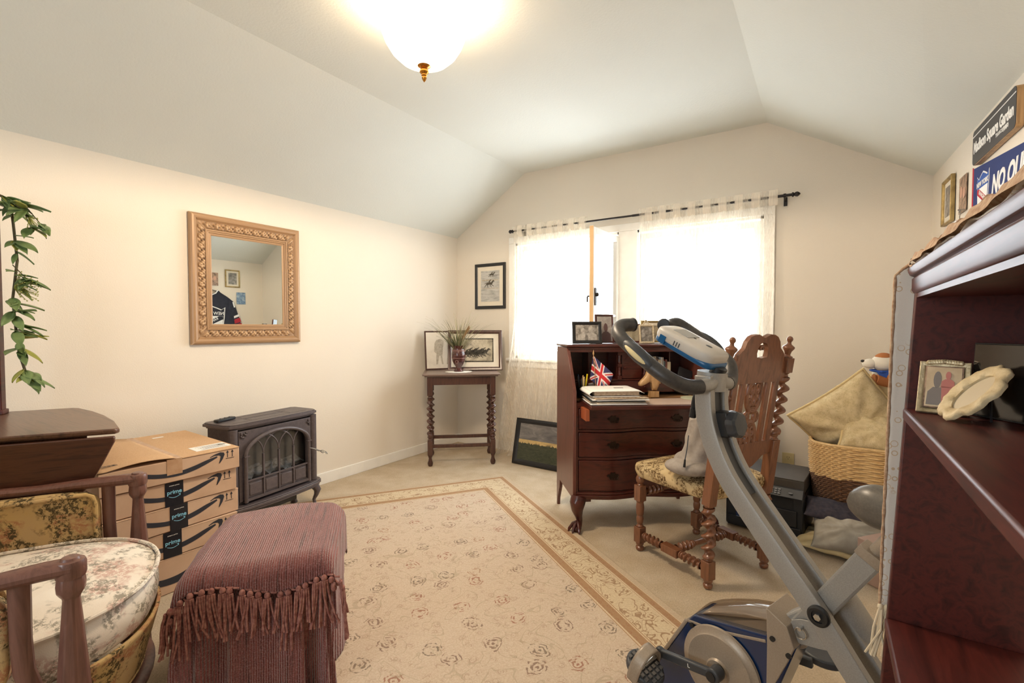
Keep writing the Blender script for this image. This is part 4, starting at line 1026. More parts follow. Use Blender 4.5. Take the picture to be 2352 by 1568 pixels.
pf = thing('shell_picture_frame', 'small frame edged with pale shell beads on the desk top, left of the gilded frame', 'picture frame'); pf.matrix_world = T(D(.135, .08, ZD2)) @ Matrix.Rotation(R40+.05, 4, 'Z') @ Matrix.Rotation(-.14, 4, 'X')
b = B(); b.box((0, .004, .062), (.10, .005, .12))
for i in range(12):
    for x, z in ((-.045+.0082*i, .006), (-.045+.0082*i, .118), (-.046, .008+.01*i), (.046, .008+.01*i)): b.ell((x, -.004, z), (.006, .006, .006), 8, 6)
for i in range(4):
    for s in (-1, 1): b.ell((s*.008*i, -.004, .150-.009*i), (.006, .006, .006), 8, 6)
put('beaded_frame', b, mk('pearl_shell', C(206, 190, 160), .35), pf); panel('picture', .076, .094, A_BW, pf, .014, -.0005)
picture('small pale frame half hidden on the desk top beside the tall brown frame', .05, .09, .007, .008, W_PALE, A_PERSON, 0, D(-.045, .07, ZD2), R40, .1)

# things on the writing surface
ZW = .7635
pk = thing('paper_stack', 'stack of papers, folders and envelopes under the white binder on the desk lid', 'papers', D(-.195, -.235, ZW), R40-.03)
rnd = random.Random(4)
cols = [WHITEP, mk('cream_envelope', C(226, 206, 176), .8), mk('dark_green_folder', C(44, 48, 46), .6), WHITEP, PAPERD]
zz = 0
for k in range(9):
    h = (.004, .003, .005, .004, .003, .003, .006, .003, .004)[k]; b = B(); b.box((rnd.uniform(-.012, .012), rnd.uniform(-.012, .012), zz+h/2), (.32-.01*(k % 3), .245, h), Matrix.Rotation(rnd.uniform(-.1, .1), 4, 'Z')); put('sheet_bundle', b, cols[(k*3) % 5], pk, bev=.0008); zz += h+.0003
bd = thing('binder', 'thick white soft-cover binder lying on top of the paper stack', 'binder', D(-.205, -.225, ZW+zz+.0005), R40-.02)
b = B(); b.box((.0, .0, .022), (.26, .20, .026)); put('pages', b, PAPERD, bd, bev=.002)
def cov(z0, bulge, sgn):
    def f(u, v):
        x = -.145+.30*u; y = -.115+.235*v; e = min(u, 1-u, v, 1-v); return Vector((x, y, z0+sgn*bulge*min(1, e*5)**.6+(.012*(u-.9)*-10 if u > .9 and sgn > 0 else 0)))
    return f
b = B(); b.grid(cov(.004, 0, 1), 24, 12); b.grid(cov(.034, .008, 1), 24, 12)
b.grid(lambda u, v: Vector((-.145-.018*math.sin(PI*v), -.115+.235*u, .004+.030*v)), 12, 10)
put('cover', b, WHITEP, bd, smooth=80, solid=.002)
b = B(); b.box((.03, -.03, .0436), (.055, .018, .0008)); put('cover_print', b, SILHD, bd)
b = B(); b.ell((-.04, .03, .0436), (.004, .003, .0006), 8, 6); put('red_mark', b, mk('red_spot', C(180, 60, 60)), bd)
hh = thing('horse_head_statue', 'carved light wood horse head on a square block on the desk surface', 'statue', D(.105, -.10, ZW), R40)
b = B(); b.box((0, 0, .019), (.056, .045, .038)); put('plinth', b, W_PALE, hh, bev=.002)
b = B(); O_ = [(1125, 950), (1130, 985), (1160, 995), (1200, 975), (1250, 945), (1290, 930), (1308, 960), (1316, 1010), (1325, 1052), (1395, 1052), (1424, 980), (1450, 900), (1465, 860), (1440, 820), (1400, 790), (1350, 775), (1305, 772), (1284, 748), (1270, 785), (1240, 790), (1232, 830), (1200, 870), (1160, 910)]
O_ = [((x-1348)/2266, (1150-z)/2266) for x, z in O_]
cx_, cz_ = sum(x for x, z in O_)/len(O_)+.008, sum(z for x, z in O_)/len(O_)
lay = [(-.022, .55), (-.020, .78), (-.014, .93), (-.006, 1.0), (.006, 1.0), (.014, .93), (.020, .78), (.022, .55)]
n_ = len(O_); vs = [Vector((cx_+(x-cx_)*k, y, cz_+(z-cz_)*k)) for y, k in lay for x, z in O_]
b._add(vs, [(j*n_+i, j*n_+(i+1) % n_, (j+1)*n_+(i+1) % n_, (j+1)*n_+i) for j in range(7) for i in range(n_)]+[tuple(range(n_-1, -1, -1)), tuple(7*n_+i for i in range(n_))])
for k in range(12): a_ = k/11; b.tube([(-.025+.062*a_, 0, .172-.03*a_-.03*a_*a_), (-.002+.05*a_-.012*a_*a_, .016*math.sin(k*2.1), .140-.055*a_)], [.007, .003], 7)
for s in (-1, 1): b.ell((-.040, s*.017, .130), (.005, .004, .004), 8, 6); b.tube([(-.030, s*.010, .158), (-.028, s*.013, .182)], [.007, .002], 8); b.ell((-.020, s*.014, .108), (.020, .009, .017), 12, 8)
put('head', b, W_PALE, hh, smooth=60)
pc_ = thing('pen_cup', 'black cup crowded with pens and a yellow marker in the left pigeonhole of the desk', 'pen holder', D(-.335, -.06, ZW), R40)
b = B(); b.lathe([(.002, 0), (.034, 0), (.038, .07), (.036, .07), (.032, .004), (.002, .004)], seg=24); put('cup', b, BLACKP, pc_)
pens = [(-.02, .0, .13, BLACKP), (-.008, -.015, .12, DARKP), (.004, .01, .135, W_PALE), (.016, -.008, .145, mk('yellow_marker', C(232, 206, 20), .35)), (.022, .012, .12, STEEL), (-.014, .016, .14, NAVY), (.0, -.02, .13, CREAMP)]
for x, y, h, m_ in pens: b = B(); b.tube([(x*.6, y*.6, .006), (x*1.6, y*1.6, h)], .0045, 10); put('pen', b, m_, pc_)
p2_ = thing('letter_rack', 'dark organiser with cards and a clip behind the little flag on the desk', 'organiser', D(-.235, -.03, ZW), R40)
b = B(); b.box((0, 0, .003), (.12, .07, .006)); 
for k in range(3): b.box((0, -.03+.03*k, .03), (.12, .003, .06))
put('rack', b, BLACKP, p2_, bev=.001)
for k, m_ in enumerate((STEEL, W_PALE, CREAMP, DARKP)): b = B(); b.box((-.035+.025*k, -.015+.03*(k % 2), .05), (.04, .003, .075), Matrix.Rotation(.12*(k-1.5), 4, 'Y')); put('card', b, m_, p2_)
# union flag
fl = thing('small_flag', 'small Union Jack flag on a stick with a pointed finial on the desk', 'flag', D(-.25, -.075, ZW), R40)
FR, FB, FW = mk('flag_red', C(196, 38, 44), .7), mk('flag_navy', C(52, 48, 92), .7), mk('flag_white', C(228, 220, 218), .7)
b = B(); b.tube([(.0, 0, .004), (-.022, 0, .265)], .0022, 8); b.lathe([(.003, .263), (.006, .269), (.0045, .278), (.001, .294)], (-.022, 0, 0), 10); put('stick', b, W_PALE, fl)
def flagcol(u, v):
    x, y = (u-.5)*2, (v-.5)
    if abs(x) < .10 or abs(y) < .10: return 0
    if abs(x) < .17 or abs(y) < .165: return 2
    dd = (abs(x)*.5-abs(y))
    s_ = 1 if (x*y > 0) == (x > 0) else -1
    if -.045 < dd*s_ < .02: return 0
    if abs(dd) < .085: return 2
    return 1
def fpos(u, v):   # cloth hangs from the stick and droops to the right
    return Vector((-.020-.02*v+.125*u*(1-.15*v)-.004+.02*(1-v)*0, .016*math.sin(5.5*u+1.2*v)*u, .258-.145*v-.115*u**1.1+.02*u*v))
b = B(); nu, nv = 96, 60; b.grid(lambda u, v: fpos(u, v), nu, nv, mi=lambda i, j: flagcol((i+.5)/(nu-1), (j+.5)/(nv-1)))
put('cloth', b, [FR, FB, FW], fl, smooth=80)
# books in the right pigeonhole
rnd = random.Random(12)
mm = [WHITEP, mk('book_cream', C(206, 190, 160)), mk('book_brown', C(120, 80, 60)), mk('book_dark', C(40, 42, 50)), mk('book_teal', C(70, 100, 110)), mk('book_red', C(130, 50, 44))]
x = .12
look = ['white', 'black', 'cream', 'tan brown', 'cream', 'white', 'dull teal', 'red', 'cream']
mi_ = [0, 3, 1, 2, 1, 0, 4, 5, 1]
for k in range(9):
    w = (.012, .01, .016, .012, .02, .014, .012, .010, .022)[k]; h = (.13, .12, .14, .125, .12, .135, .11, .12, .105)[k]
    ordn = ['first', 'second', 'third', 'fourth', 'fifth', 'sixth', 'seventh', 'eighth', 'last'][k]
    t = thing('book', '%s booklet upright in the right pigeonhole of the desk, %s from the statue side' % (look[k], ordn), 'book', D(x+w/2, .045, .8685), R40, 'booklets in the right pigeonhole')
    b = B(); b.box((0, 0, h/2), (w-.001, .10, h)); put('cover', b, mm[mi_[k]], t, bev=.001)
    b = B(); b.box((0, .001, h/2), (w*.6, .102, h+.001)); put('pages', b, PAPERD, t); x += w+.0015
t = thing('tablet', 'dark thin tablet leaning inside the right end of the desk', 'tablet', D(.345, -.03, ZW), R40)
b = B(); b.box((0, .02, .085), (.10, .009, .17), Matrix.Rotation(.35, 4, 'Y') @ Matrix.Rotation(-.3, 4, 'X')); put('body', b, BLACKP, t, bev=.002)
t = thing('coaster_mat', 'pale oval mat lying on the right part of the desk surface', 'mat', D(.33, -.17, ZW), R40)
b = B(); b.lathe([(.001, 0), (.075, 0), (.075, .004), (.001, .004)], seg=32); put('pad', b, mk('sage_mat', C(196, 198, 170), .7), t)

# ------------------------------------------------------------ carved oak chair
ch = thing('carved_chair', 'tall carved oak chair with barley twist posts and gold brocade seat at the desk', 'chair', (-.5175, 2.562, 0), math.radians(240.85))
def bl(b, c, z0, z1, w=.046): b.box((c[0], c[1], (z0+z1)/2), (w, w, z1-z0))
LX, LY = .215, .215
foot = [(.012, 0), (.02, .006), (.022, .02), (.014, .028), (.02, .034), (.022, .04), (.018, .048)]
for s in (-1, 1):
    b = B(); c = (s*LX, -LY, 0); b.lathe(foot, c, 16); bl(b, c, .045, .13)
    b.lathe([(.019, .13), (.02, .136), (.013, .142), (.018, .155), (.02, .175), (.016, .19), (.02, .2), (.022, .235), (.018, .26), (.022, .268), (.022, .275)], c, 16); bl(b, c, .27, .355)
    b.lathe([(.02, .355), (.014, .362), (.022, .375), (.024, .39), (.015, .41), (.02, .42), (.02, .43)], c, 16)
    put('front_leg', b, W_OAK, ch, bev=.003)
def lean(z): return max(0, (z-.42))*.155
for s in (-1, 1):
    b = B(); c = (s*.2, LY, 0); b.lathe(foot, c, 16); bl(b, c, .045, .13)
    b.lathe([(.019, .13), (.021, .137), (.016, .142), (.018, .148)], c, 16); twist(b, (c[0], c[1], .145), (c[0], c[1], .375), .0265, 4.2, hand=s, per=16, e=.5)
    b.lathe([(.017, .372), (.022, .38), (.02, .386)], c, 16)
    b.bar((c[0], c[1], .385), (c[0], c[1]+lean(.655), .655), .048, .046, up=(0, 1, 0))
    p = lambda z: Vector((c[0], c[1]+lean(z), z)); M_ = axisM(p(.655), p(1.0))
    b.lathe([(.022, 0), (.023, .006), (.015, .012), (.02, .022), (.016, .03)], p(.655), 16, M_)
    twist(b, p(.684), p(.962), .0265, 5.2, hand=-s, per=16, e=.5)
    b.lathe([(.016, 0), (.019, .01), (.015, .016), (.022, .022), (.022, .028)], p(.96), 16, M_)
    b.bar(p(.985), p(1.055), .05, .048, up=(0, 1, 0))
    b.lathe([(.024, 0), (.024, .006), (.012, .012), (.016, .03), (.026, .045), (.026, .052), (.010, .064), (.008, .074), (.013, .082), (.014, .090), (.009, .099), (.001, .102)], p(1.055), 20, M_)
    put('rear_post', b, W_OAK, ch, bev=.003)
def bobbin(b, p0, p1, blk=True):
    p0, p1 = Vector(p0), Vector(p1); m_ = (p0+p1)/2; d = (p1-p0).normalized()
    for a, e, h in ((p0, m_-d*.045, 1), (m_+d*.045, p1, -1)):
        ln = (e-a).length; twist(b, a+(e-a)*.16, e-(e-a)*.12, .0195, max(2, ln/.038), hand=h, seg=12, per=14)
        for q in (.05, .12, .92): b.lathe([(.012, 0), (.018, .004), (.018, .008), (.012, .012)], a+(e-a)*q, 12, axisM(a, e))
        b.tube([a, e], .011, 10)
    if blk: b.bar(m_-d*.05, m_+d*.05, .042, .038)
for s in (-1, 1):
    b = B(); bobbin(b, (s*LX, -LY+.02, .09), (s*.2, LY-.02, .09)); put('side_stretcher', b, W_OAK, ch, bev=.002)
b = B(); bobbin(b, (-.19, 0, .09), (.19, 0, .09), False); b.tube([(-.05, 0, .09), (.05, 0, .09)], .014, 12); put('cross_stretcher', b, W_OAK, ch)
b = B(); bobbin(b, (-.19, -LY, .315), (.19, -LY, .315), False); b.tube([(-.05, -LY, .315), (.05, -LY, .315)], .014, 12); put('front_stretcher', b, W_OAK, ch)
b = B()
def seatc(u, v):
    a = 2*PI*u; e = .30; cs = lambda q: math.copysign(abs(q)**e, q)
    if v < .1: r = .97*v/.1; z = .405
    elif v < .5: q = (v-.1)/.4; r = .97+.05*math.sin(PI*q*.8); z = .405+.065*q
    else: q = (v-.5)/.5; r = (1-q)*.998+.0; z = .470+.028*math.sin(PI/2*min(1, q*2.2))
    y = .245*cs(math.sin(a)); x = (.235-.02*y/.25)*cs(math.cos(a)); return Vector((x*r, y*r-.012, z))
b.grid(seatc, 90, 40, cu=True); put('seat', b, BROCADE, ch, smooth=80)
# back panel, built in its own leaning plane: local (x, s) with s = height along the back
BM = T((0, LY+lean(.55), .55)) @ Matrix.Rotation(-.154, 4, 'X') @ RX
def bp(b, poly, t=.022, o=-.011): b.prism(poly, t, BM @ T((0, 0, o)))
b = B(); lo = [(-.18, .11), (-.18, .045), (-.12, .035), (-.06, -.01), (0, -.03), (.06, -.01), (.12, .035), (.18, .045), (.18, .11)]; bp(b, lo); put('lower_rail', b, W_OAK, ch, bev=.003)
for x, w in ((-.145, .034), (-.088, .03), (.088, .03), (.145, .034)):
    b = B(); bp(b, [(x-w/2, .10), (x+w/2, .10), (x+w/2, .42), (x-w/2, .42)], .016, -.008); put('back_slat', b, W_OAK, ch, bev=.003)
b = B()     # pierced crest: two halves meeting round the arched hole
half = [(0, .40), (.185, .40), (.188, .47), (.178, .50), (.165, .495), (.16, .53), (.145, .545), (.125, .56), (.115, .59), (.095, .612), (.07, .622), (.04, .624), (.02, .616), (0, .608), (0, .588), (.02, .583), (.034, .565), (.038, .54), (.034, .52), (0, .515)]
bp(b, half); bp(b, [(-x, z) for x, z in half][::-1])
for s in (-1, 1):
    b.tube([BM @ Vector((s*q[0], q[1], .012)) for q in ((.02, .60), (.05, .612), (.08, .605), (.10, .585), (.10, .56), (.085, .55))], .007, 8)
    b.tube([BM @ Vector((s*q[0], q[1], .012)) for q in ((.17, .44), (.13, .48), (.15, .52), (.12, .53), (.09, .50), (.06, .48))], .007, 8)
b.tube([BM @ Vector((.012*math.cos(t), .552+.018*math.sin(t), 0)) for t in (0, 1, 2, 3)], .009, 8)
put('crest_rail', b, W_OAK, ch, bev=.002)
b = B()     # pierced centre splat of scrolls
def oval(cx, cz, rx, rz, r, a0=0, a1=2*PI, n=26): b.tube([BM @ Vector((cx+rx*math.cos(a0+(a1-a0)*i/n), cz+rz*math.sin(a0+(a1-a0)*i/n), 0)) for i in range(n+1)], r, 8, flat=1.3)
oval(0, .345, .048, .085, .009); oval(0, .125, .050, .085, .009); oval(0, .235, .030, .035, .008)
oval(-.018, .37, .014, .022, .007); oval(.018, .37, .014, .022, .007); oval(0, .325, .014, .03, .007); oval(-.024, .305, .010, .016, .006); oval(.024, .305, .010, .016, .006)
oval(-.020, .165, .015, .02, .007); oval(.020, .165, .015, .02, .007); oval(0, .115, .016, .035, .008); oval(-.028, .10, .010, .028, .006); oval(.028, .10, .010, .028, .006); oval(0, .07, .02, .012, .007); oval(0, .205, .028, .012, .006); oval(0, .268, .028, .012, .006)
for s in (-1, 1): oval(s*.034, .235, .014, .02, .007)
put('carved_splat', b, W_OAK, ch)

# hoodie on the seat
hd = thing('grey_hoodie', 'crumpled grey fleece garment with a drawstring lying on the chair seat against its post', 'clothing', (-.488, 2.395, .497))
def hf(u, v):
    a = 2*PI*u; q = v
    r = (.10*(1-q)**2.6+.045) if q < 1 else .04
    r *= 1+.10*math.sin(3*a+7*q)+.06*math.sin(5*a-11*q)+.04*math.sin(22*q+2*a)
    if q < .06: r *= .5+8*q
    if q > .95: r *= max(.05, (1-q)*20)
    r = min(r, .16); cx = .02*q-.015; cy = -.015-.05*q
    x = cx+r*math.cos(a)*1.0; y = cy+r*math.sin(a)*.75
    return Vector((x, y, .001+.285*q**1.1+.006*math.sin(4*a+9*q)*(1 if q > .08 else 0)))
b = B(); b.grid(hf, 72, 60, cu=True); b.ell((-.045, -.075, .038), (.105, .065, .040), 30, 16); b.ell((-.02, .02, .05), (.11, .09, .05), 30, 16); put('body', b, HOOD, hd, smooth=80)
b = B(); b.tube([(-.03, -.12, .20), (-.035, -.13, .13), (-.04, -.14, .09)], .0022, 6); b.tube([(-.04, -.14, .09), (-.042, -.145, .055)], [.004, .006], 8); put('drawstring', b, BLACKP, hd)

# ------------------------------------------------------------ outlet, printer
ou = thing('wall_outlet', 'ivory wall outlet with a black plug in its lower socket on the far wall', 'outlet', (-.197, YF-.001, .262))
b = B(); b.box((0, -.003, 0), (.072, .006, .118)); put('cover_plate', b, CREAMP, ou, bev=.002)
b = B()
for z in (.026, -.026): b.lathe([(.017, 0), (.017, .003)], (0, -.006, z), 24, RX)
put('socket', b, CREAMP, ou)
b = B()
for x in (-.006, .006): b.box((x, -.0095, .030), (.002, .001, .008))
b.box((0, -.0095, .018), (.004, .001, .004)); put('socket_slots', b, BLACKP, ou)
b = B(); b.box((0, -.018, -.026), (.024, .024, .022)); b.tube([(0, -.03, -.03), (.004, -.045, -.07), (.0, -.04, -.13), (.01, -.03, -.2)], .003); put('plug', b, BLACKP, ou, bev=.002)
pr = thing('printer', 'black laser printer with scanner lid on the carpet behind the carved chair', 'printer', (-.262, 3.245, 0), math.radians(-6))
b = B(); b.box((0, .01, .135), (.41, .36, .25)); put('body', b, BLACKP, pr, bev=.012)
b = B(); b.box((0, .012, .30), (.40, .34, .07)); b.box((0, .012, .338), (.40, .34, .006)); put('scanner_lid', b, mk('dusty_dark_grey_lid', C(58, 54, 50), .6, 0, C(74, 68, 62), 6), pr, bev=.008)
b = B(); b.prism([(-.205, .248), (-.17, .292), (-.13, .292), (-.13, .248)], .40, T((-.2, 0, 0)) @ YZ); cp = put('control_panel', b, DARKP, pr, bev=.003)
b = B()
PM = T((0, -.19, .270)) @ Matrix.Rotation(.9, 4, 'X')
for i in range(4):
    for j in range(3): b.box(PM @ Vector((.03+.018*i, -.012+.012*j, .004)), (.012, .007, .004), Matrix.Rotation(.9, 4, 'X'))
put('keypad', b, mk('grey_keys', C(120, 122, 126), .5), cp); b = B()
for i in range(3): b.box(PM @ Vector((-.02, -.012+.012*i, .004)), (.02, .007, .004), Matrix.Rotation(.9, 4, 'X'))
put('side_keys', b, bpy.data.materials['grey_keys'], cp); b = B()
b.ell(PM @ Vector((.14, 0, .003)), (.012, .012, .003), 12, 6)
put('start_button', b, bpy.data.materials['grey_keys'], cp)
b = B(); b.box((-.0, -.168, .205), (.30, .012, .055)); put('output_slot', b, mk('slot_black', C(6, 6, 7), .6), pr)
b = B(); b.box((.02, -.176, .125), (.30, .012, .09)); b.box((0, -.176, .045), (.38, .014, .06)); put('paper_tray', b, BLACKP, pr, bev=.003)
b = B(); b.box((-.10, -.1835, .10), (.085, .001, .055)); lb = put('label', b, mk('white_blue_label', C(210, 216, 226), .5), pr)
b = B(); b.box((-.10, -.1845, .092), (.085, .001, .036)); lb2 = put('label_band', b, NAVY, lb)
text('lettering', 'brother', .016, NAVY, lb, xz(-.112, -.1850, .1195), bold=.0003)
b = B()
for k in range(4): b.box((-.09, -.1856, .104-.006*k), (.05-.008*(k % 2), .0006, .0016))
put('label_print', b, WHITEP, lb)
b = B(); b.box((.055, -.1845, .045), (.04, .001, .05)); put('side_sticker', b, CREAMP, pr)

# ------------------------------------------------------------ basket with pillows
STRAW = mk('light_straw_wicker', C(196, 158, 104), .55, 0, C(226, 192, 140), 60, (1, 1, 8)); DSTRAW = mk('dark_brown_wicker', C(78, 50, 34), .5, 0, C(120, 84, 56), 60, (1, 1, 8))
bk = thing('wicker_basket', 'large two-tone woven wicker hamper with dark brown lower half, holding pillows', 'basket', (.205, 3.355, .0))
rows = 46; NS = 44; BH = .535
def bshape(a, z):
    q = z/BH; k = .72+.28*math.sin(PI/2*min(1, q*1.05))**.9; c, s = math.cos(a), math.sin(a); e = .55
    return Vector((.262*k*math.copysign(abs(c)**e, c), .195*k*math.copysign(abs(s)**e, s), z))
def weave(u, v):
    a = 2*PI*u; z = BH*v; p = bshape(a, z); row = v*rows; i = math.floor(row); f_ = row-i
    d = abs(math.sin(PI*f_))**.6*.007+.009*math.sin(PI*f_)*math.sin(NS*a+PI*i+.4*math.sin(i*3.1))
    return p*1.0+Vector((p.x, p.y, 0)).normalized()*d
nu, nv = NS*6, rows*5+1
b = B(); b.grid(weave, nu, nv, cu=True, mi=lambda i, j: 1 if j/(nv-1) < .66+.01*math.sin(i*.3) else 0)
put('woven_body', b, [STRAW, DSTRAW], bk, smooth=80)
b = B(); b.tube([bshape(2*PI*i/72, BH)+Vector((0, 0, .004)) for i in range(72)], .009, 8, closed=True); put('rim', b, STRAW, bk)
b = B(); b.prism([(bshape(2*PI*i/40, .01).x*.97, bshape(2*PI*i/40, .01).y*.97) for i in range(40)], .01, T((0, 0, .004))); put('base', b, DSTRAW, bk)
def pillow(label, c, e1, e2, size, th_, m_, cord=True, wr=.006, name='pillow', group=None, seed=0):
    e1 = Vector(e1).normalized(); e2 = Vector(e2); e2 = (e2-e1*e2.dot(e1)).normalized(); n_ = e1.cross(e2)
    t = thing(name, label, 'pillow', c, group=group); hw, hh_ = size[0]/2, size[1]/2
    def edge(x, y):   # pinched sides, pointed corners
        return x*hw*(1-.07*(1-y*y)), y*hh_*(1-.07*(1-x*x))
    b = B()
    for s in (-1, 1):
        def f(u, v, s=s):
            x, y = 2*u-1, 2*v-1; X, Y = edge(x, y); h = ((1-x*x)*(1-y*y))**.42*th_/2
            w_ = wr*math.sin(9*math.atan2(y, x)+seed)*(math.hypot(x, y)**2)*(1-max(abs(x), abs(y)))*3+wr*.8*mnoise.noise(Vector((x*2.3+seed, y*2.3, s)))*(1-max(abs(x), abs(y)))*2
            return e1*X+e2*Y+n_*(s*h+w_)
        b.grid(f, 36, 36)
    bmesh.ops.remove_doubles(b.bm, verts=b.bm.verts, dist=1e-5)
    put('cushion', b, m_, t, smooth=80)
    if cord:
        per = [(-1+2*i/18, -1) for i in range(18)]+[(1, -1+2*i/18) for i in range(18)]+[(1-2*i/18, 1) for i in range(18)]+[(-1, 1-2*i/18) for i in range(18)]
        b = B(); b.tube([e1*edge(x, y)[0]+e2*edge(x, y)[1] for x, y in per], .0075, 8, closed=True); put('cord_trim', b, CORD, t)
    return t
pillow('tan patterned pillow with cord trim leaning out over the left rim of the hamper', (.135, 3.36, .655), (.357, .0, .293), (.5, .30, -.76), (.47, .44), .23, PILLOW, True, .012, seed=1)
pillow('plain tan pillow with cord trim standing upright in the middle of the hamper', (.30, 3.45, .72), (.30, -.25, -.62), (.8, -.3, .4), (.46, .34), .19, PILLOW2, True, .012, seed=3)
pillow('tan patterned pillow lying low at the front of the hamper top', (.28, 3.27, .60), (1, .05, -.12), (0, .5, .6), (.40, .24), .17, PILLOW, True, .010, seed=5)
pd = thing('plush_dog', 'small white and tan plush dog with a blue neckerchief on top of the hamper pillows', 'plush toy', (.275, 3.42, .95))
FURW, FURT = mk('white_plush', C(230, 222, 208), .95, bmp=.5, bscale=200), mk('tan_plush', C(176, 112, 66), .95, bmp=.5, bscale=200)
b = B(); b.ell((.01, 0, .045), (.06, .05, .048)); b.ell((-.055, -.012, .038), (.036, .03, .028)); b.ell((.02, .05, -.02), (.06, .05, .07)); put('head', b, FURW, pd, smooth=80)
b = B(); b.ell((-.088, -.018, .052), (.010, .012, .008)); put('nose', b, BLACKP, pd)
b = B(); b.ell((.01, 0, .068), (.045, .040, .034)); b.ell((.055, -.02, .06), (.02, .014, .034)); b.ell((.055, .03, .06), (.02, .014, .034)); put('brown_patch', b, FURT, pd)
b = B(); b.tube([(-.04, -.035, .0), (0, -.055, -.005), (.04, -.04, .0), (.05, .0, .0), (.03, .04, .0), (-.02, .03, .0), (-.045, 0, .0)], .012, 8, closed=True, flat=.6); b.prism([(-.035, .0), (.04, .0), (.01, -.055)], .006, T((0, -.052, .004)) @ RX); put('neckerchief', b, mk('royal_blue_cloth', C(36, 74, 156), .7), pd)
b = B(); b.tube([(.06, -.01, -.07), (.01, -.05, -.06), (-.03, -.07, -.045)], [.028, .026, .028], 12); b.ell((-.038, -.072, -.043), (.014, .026, .028)); b.tube([(.07, -.03, -.03), (.04, -.07, -.035)], [.02, .024], 10); put('paws', b, FURT, pd, smooth=80)

# floor pile below the basket
pillow('dark navy cushion with a patterned face on the floor in front of the hamper', (.10, 3.085, .195), (1, .05, -.10), (0, .85, .30), (.36, .17), .085, mk('navy_cushion', C(36, 36, 48), .85, 0, C(60, 52, 60), 60), False, name='cushion', seed=2)
pillow('grey-beige knotted cushion on the floor below the navy cushion', (.13, 2.985, .115), (1, -.05, .02), (0, .75, .60), (.34, .20), .13, mk('grey_beige_velvet', C(150, 142, 128), .8, 0, C(176, 168, 154), 10), False, .012, name='cushion', seed=6)
pillow('flat yellow-beige cushion lying on the carpet beside the printer', (.06, 3.06, .035), (.96, -.20, 0), (.25, .97, .0), (.34, .30), .062, mk('yellow_beige_linen', C(196, 176, 132), .85, 0, C(208, 190, 148), 10), False, name='cushion', seed=7)
cb = thing('printed_carton', 'pinkish brown printed carton standing on the carpet right of the floor cushions', 'box', (.275, 2.83, 0), math.radians(52))
b = B(); b.box((0, 0, .10), (.26, .12, .20)); put('carton', b, mk('pinkish_card', C(186, 156, 140), .85), cb, bev=.003)
b = B()
for k in range(5): b.box((-.02, -.0605, .16-.014*k), (.11-.02*(k % 2), .001, .005))
put('printed_lines', b, SILH, cb)
# leaning landscape picture on the floor
picture('large dark framed stormy landscape picture leaning on the floor under the left curtain', .50, .395, .042, .022, BLACKF, A_SKY, 0, (-2.03, 3.47, .002), math.radians(-1), .22, 0, cat='picture frame')
fp = COL.objects[-1]
t = [o for o in bpy.data.objects if o.get('label', '').startswith('large dark framed')][0]
for o in t.children:
    if o.name.startswith('picture'):
        pass
panel('dark_field', .42, .13, A_FIELD, t, .042, -.0085, .001); panel('dawn_glow', .42, .045, A_DAWN, t, .170, -.0086, .001)
b = B(); b.M = xz(0, -.0088, 0); rnd = random.Random(3)
pts = [(-.21, .155)]+[(-.21+.42*i/70, .178+.022*rnd.random()*(1 if i % 2 else .3)) for i in range(71)]+[(.21, .155)]
b.prism(pts, .0006); put('tree_line', b, A_FIELD, t)
# ------------------------------------------------------------ folding exercise bike (local frame: x along the bike, rider side +x, y across)
bi = thing('exercise_bike', 'grey folding exercise bike with blue flywheel housing and loop handlebar in the right foreground', 'exercise bike', (0, 1.35, 0), math.radians(-20))
def arcpts(P, n=8):
    """Catmull-Rom through P"""
    P = [Vector(p) for p in P]; Q = [P[0]*2-P[1]]+P+[P[-1]*2-P[-2]]; out = []
    for i in range(1, len(Q)-2):
        for k in range(n):
            t = k/n; a, b_, c, d = Q[i-1:i+3]
            out.append(.5*((2*b_)+(-a+c)*t+(2*a-5*b_+4*c-d)*t*t+(-a+3*b_-3*c+d)*t*t*t))
    return out+[P[-1]]
def strap(b, pts, w, d, rnd_=.25):
    """rectangular section sweep in XZ plane: w in plane, d across (y)"""
    pts = [Vector(p) for p in pts]; n = len(pts); vs = []; fs = []
    c = .22
    sec = [(-1+c, -1), (1-c, -1), (1, -1+c*.6), (1, 1-c*.6), (1-c, 1), (-1+c, 1), (-1, 1-c*.6), (-1, -1+c*.6)]; k = len(sec)
    for i, p in enumerate(pts):
        t = (pts[min(i+1, n-1)]-pts[max(i-1, 0)]).normalized(); nn = Vector((t.z, 0, -t.x))
        for a, e in sec: vs.append(p+nn*(w/2*a)+Vector((0, d/2*e, 0)))
    for i in range(n-1):
        for j in range(k): fs.append((i*k+j, i*k+(j+1) % k, (i+1)*k+(j+1) % k, (i+1)*k+j))
    fs += [tuple(range(k)), tuple((n-1)*k+j for j in range(k))]; b._add(vs, fs)
mast = [(-.286, 1.062), (-.281, .955), (-.257, .872), (-.222, .802), (-.177, .742)]
mast2 = [(-.088, .638), (.012, .522), (.096, .412), (.205, .274), (.395, .03)]
for s in (-1, 1):
    b = B(); pts = arcpts([(x, s*.035, z) for x, z in mast+mast2], 6); strap(b, pts, .050, .024)
    put('mast_tube', b, SILVER, bi, smooth=25, bev=.0015)
b = B(); strap(b, arcpts([(x-.001, 0, z) for x, z in mast], 6), .030, .05); put('mast_web', b, DARKP, bi, smooth=25)
b = B(); b.tube([(-.288, 0, 1.02), (-.284, 0, 1.072)], .040, 20, flat=1); put('mast_head', b, SILVER, bi)
b = B(); strap(b, [(.106, 0, .690), (-.05, 0, .432)], .052, .044); put('seat_tube', b, SILVER, bi, smooth=25, bev=.002)
